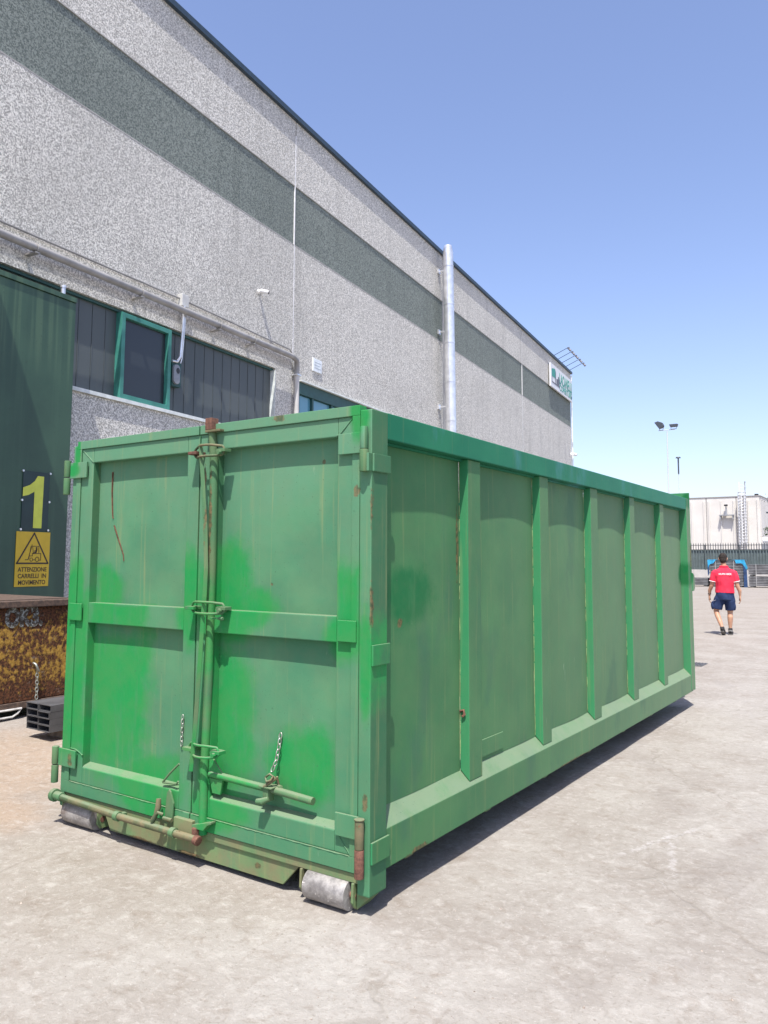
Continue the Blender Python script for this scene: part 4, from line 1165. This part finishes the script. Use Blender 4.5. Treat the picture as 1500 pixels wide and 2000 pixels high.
def hand(mb, w, sx, fwd):
    """palm with four fingers and a thumb hanging from wrist w, a little curled"""
    x, y, z = w
    ell(mb, [(x, y, z+.01, .024, .030), (x, y+fwd*.2, z-.035, .021, .042), (x+sx*.004, y+fwd*.4, z-.085, .018, .044), (x+sx*.002, y+fwd*.5, z-.10, .014, .038)], 12)
    for k, (dy, ln) in enumerate(((.033,.072), (.012,.082), (-.010,.077), (-.031,.060))):
        bx, by, bz = x+sx*.002, y+fwd*.45+dy, z-.092
        mb.tube([(bx, by, bz), (bx-sx*.006, by+.004, bz-ln*.45), (bx-sx*.020, by+.006, bz-ln*.8), (bx-sx*.034, by+.006, bz-ln)], [.0105,.0098,.0088,.007], 8)
    mb.tube([(x-sx*.006, y+.030, z-.030), (x-sx*.016, y+.058, z-.062), (x-sx*.022, y+.066, z-.100)], [.013,.0115,.009], 8)
bdy = PM()
# torso, neck, head
ell(bdy, [(0,0,.86,.15,.12), (0,0,.95,.175,.135), (0,-.01,1.08,.165,.125), (0,-.01,1.22,.185,.125), (0,0,1.38,.205,.125), (0,.01,1.48,.185,.105), (0,.02,1.545,.10,.08), (-.005,.03,1.60,.062,.066), (-.01,.035,1.68,.058,.062)])
bdy.sphere((-.015,.055,1.775), (.084,.102,.120), 20, 14)
bdy.sphere((-.015,.085,1.722), (.055,.065,.055), 14, 9)          # jaw
bdy.tube([(-.015,.145,1.775),(-.015,.163,1.748),(-.015,.150,1.738)], [.012,.016,.014], 8)   # nose
bdy.tube([(-.035,.142,1.712),(-.015,.147,1.712),(.005,.142,1.712)], [.006,.008,.006], 6)    # mouth
for sx in (-1, 1):
    bdy.sphere((-.015+sx*.090,.05,1.762), (.013,.023,.036), 10, 7)      # ears
# arms
bdy.tube([(-.18,0,1.46),(-.215,-.005,1.40),(-.250,-.015,1.24),(-.280,-.01,1.13),(-.325,.03,1.02),(-.335,.055,.905)], [.062,.060,.050,.046,.042,.027], 14)
bdy.tube([(.18,0,1.46),(.215,-.005,1.40),(.250,-.02,1.24),(.275,-.03,1.13),(.318,-.02,1.02),(.322,-.01,.905)], [.062,.060,.050,.046,.042,.027], 14)
hand(bdy, (-.337,.06,.885), -1, .02); hand(bdy, (.322,-.008,.885), 1, .02)
# legs: left trails with its heel lifted, right carries the weight
bdy.tube([(-.10,0,.90),(-.145,.01,.76),(-.185,.02,.60),(-.200,.015,.54),(-.175,-.05,.44),(-.125,-.16,.30),(-.085,-.235,.175),(-.078,-.25,.13)], [.10,.092,.072,.060,.060,.052,.036,.038], 16)
bdy.tube([(.10,0,.90),(.105,.02,.72),(.100,.05,.55),(.098,.045,.50),(.095,.01,.40),(.092,.005,.30),(.090,.0,.16),(.090,.0,.10)], [.10,.092,.066,.058,.062,.054,.037,.038], 16)
# feet
bdy.tube([(-.078,-.25,.13),(-.065,-.20,.075),(-.055,-.13,.035),(-.05,-.08,.030)], [.036,.040,.034,.020], 12)
bdy.tube([(.090,-.03,.06),(.098,.05,.045),(.108,.13,.035),(.112,.17,.03)], [.038,.040,.034,.020], 12)
SKIN = G('skin_tanned')
SKIN = SKIN.out(SKIN.mix(SKIN.mr(SKIN.noise(9, 4), .3, .7), (.40,.215,.135), (.50,.29,.19)), .5, spec=.35)
bme = remesh(bdy, .0068, 3)
cen = PO.copy()
for v in bme.vertices: v.co = v.co - cen
person = link_mesh('person', bme, SKIN, None, cen)
tag(person, 'man in red polo shirt and navy cargo shorts walking away across the yard', 'person')
def wear(name, mb, mat, vox=.010, sm=3):
    me = remesh(mb, vox, sm)
    c = PO
    for v in me.vertices: v.co = v.co - c
    return link_mesh(name, me, mat, person, c)
def cloth(name, a, b, sc=7, rough=.85):
    g = G(name)
    g.bump(g.noise(9, 3, .5, stretch=(1,1,.45)), .02, .6)
    return g.out(g.mix(g.mr(g.noise(sc, 4), .3, .7), a, b), rough, spec=.15)
RED = cloth('red_cotton', (.62,.028,.062), (.74,.045,.085))
NAVY = cloth('navy_cotton', (.016,.028,.075), (.030,.050,.115))
sh = PM()
ell(sh, [(.0,-.005,.965,.215,.155), (0,-.005,1.02,.212,.152), (0,-.01,1.12,.200,.145), (0,-.012,1.24,.212,.145), (0,-.005,1.38,.228,.145), (0,.01,1.475,.205,.125), (0,.02,1.535,.13,.098), (-.003,.028,1.575,.082,.082)], 26)
for sx in (-1, 1):
    sh.tube([(sx*.15,0,1.455),(sx*.205,-.004,1.425),(sx*.238,-.010,1.32),(sx*.258,-.015,1.225)], [.072,.080,.073,.072], 16)
shirt = wear('shirt', sh, RED, .0095, 4)
# folds: displace the shirt a little
for v in shirt.data.vertices:
    p = v.co; k = mnoise.noise((p.x*9, p.y*9, p.z*4.5))*.013 + mnoise.noise((p.x*22, p.y*22, p.z*9))*.006
    w = max(0, min(1, (1.5-p.z)/.25))
    v.co += v.normal*k*w
TRIM = simple('white_trim', (.85,.83,.82), .7, 0, .03)
for sx in (-1, 1):
    PM().tube([(sx*.257+.073*math.cos(a)*1.0, -.015+.073*math.sin(a), 1.232+sx*0+.10*0+math.cos(a)*sx*.018) for a in [x*PI/9 for x in range(18)]], .007, 6, True).build('sleeve_trim', TRIM, shirt, 0, 60)
PM().tube([(-.003+.080*math.cos(a), .026+.078*math.sin(a), 1.582) for a in [x*PI/9 for x in range(18)]], .020, 8, True, ).build('collar', RED, shirt, 0, 60)
# lettering across the back
lt_me = text_mesh('GRUPPO VERDE', .055, .001, .0014)
for v in lt_me.vertices:
    x = v.co.x*.70; z = v.co.y
    ang = x/.228
    v.co = pl_((.015+x, -.005-.151*math.sqrt(max(.05, 1-(x/.25)**2))-v.co.z-.003, 1.405+z)) - PO
lt_me.name = 'lettering'
link_mesh('lettering', lt_me, TRIM, shirt, PO)
st = PM()
ell(st, [(0,-.005,.80,.195,.150), (0,-.005,.88,.205,.155), (0,-.005,.98,.196,.146), (0,-.005,1.01,.19,.14)], 26)
st.tube([(-.085,0,.90),(-.120,.005,.80),(-.158,.01,.70),(-.180,.015,.585)], [.115,.128,.118,.112], 18)
st.tube([(.085,0,.90),(.098,.01,.78),(.105,.03,.66),(.106,.04,.565)], [.115,.125,.115,.108], 18)
st.sphere((-.275,0,.665), (.035,.075,.10), 12, 8)
st.sphere((.205,.02,.66), (.022,.075,.10), 12, 8)
shorts = wear('shorts', st, NAVY, .0095, 3)
for v in shorts.data.vertices:
    p = v.co; v.co += v.normal*(mnoise.noise((p.x*8, p.y*8, p.z*6))*.008)
PIPE = simple('shorts_piping', (.30,.30,.36), .7)
PM().tube([(.085+.118,-.03,.80),(.105+.116,-.02,.70),(.106+.112,.0,.58)], .006, 6).tube([(-.20,-.10,.80),(-.245,-.085,.78),(-.285,-.05,.765)], .006, 6).build('piping', PIPE, shorts)
# hair, shoes, watch
hr = PM()
hr.sphere((-.015,.042,1.800), (.092,.106,.108), 20, 12)
hr.sphere((-.015,.006,1.740), (.079,.074,.088), 16, 10)
hair = wear('hair', hr, cloth('dark_hair', (.018,.014,.012), (.05,.042,.038), 40), .008, 2)
SHOE = cloth('grey_black_shoe', (.022,.022,.024), (.06,.058,.056), 20, .6)
SOLE = simple('shoe_sole', (.12,.115,.11), .8)
s1 = PM()
s1.tube([(-.080,-.268,.140),(-.076,-.245,.115),(-.065,-.19,.075),(-.055,-.125,.048),(-.05,-.07,.034)], [.046,.054,.053,.048,.026], 16)
s1.tube([(-.080,-.255,.135),(-.088,-.245,.195)], [.050,.046], 14)
so1 = wear('shoe', s1, SHOE, .008, 2)
s2_ = PM()
s2_.tube([(.090,-.075,.052),(.090,-.045,.058),(.096,.04,.050),(.108,.13,.042),(.114,.185,.036)], [.040,.052,.053,.049,.028], 16)
s2_.tube([(.090,-.02,.06),(.090,-.005,.150)], [.052,.047], 14)
so2 = wear('shoe', s2_, SHOE, .008, 2)
PM().tube([(-.083,-.285,.095),(-.07,-.215,.042),(-.058,-.13,.008),(-.05,-.06,.006)], [.040,.044,.044,.026], 12, flat=.35).build('sole', SOLE, so1, 0, 50)
PM().prism([(.042,-.10),(.138,-.10),(.148,.10),(.138,.20),(.09,.215),(.056,.12)], 'z', .0, .022).build('sole', SOLE, so2, .006)
for k, so in ((0, so1), (1, so2)):
    (PM().tube([(-.13,-.225,.135),(-.082,-.29,.142),(-.03,-.235,.138)], .006, 6) if k == 0 else PM().tube([(.04,-.05,.085),(.09,-.10,.095),(.142,-.05,.088)], .006, 6)).build('trim', simple('shoe_trim', (.55,.54,.5), .6) if k == 0 else bpy.data.materials['shoe_trim'], so)
PM().tube([(-.334+.031*math.cos(a), .05+.033*math.sin(a), .935) for a in [x*PI/8 for x in range(16)]], .010, 8, True).build('wristwatch', BLACKP, person, 0, 60)
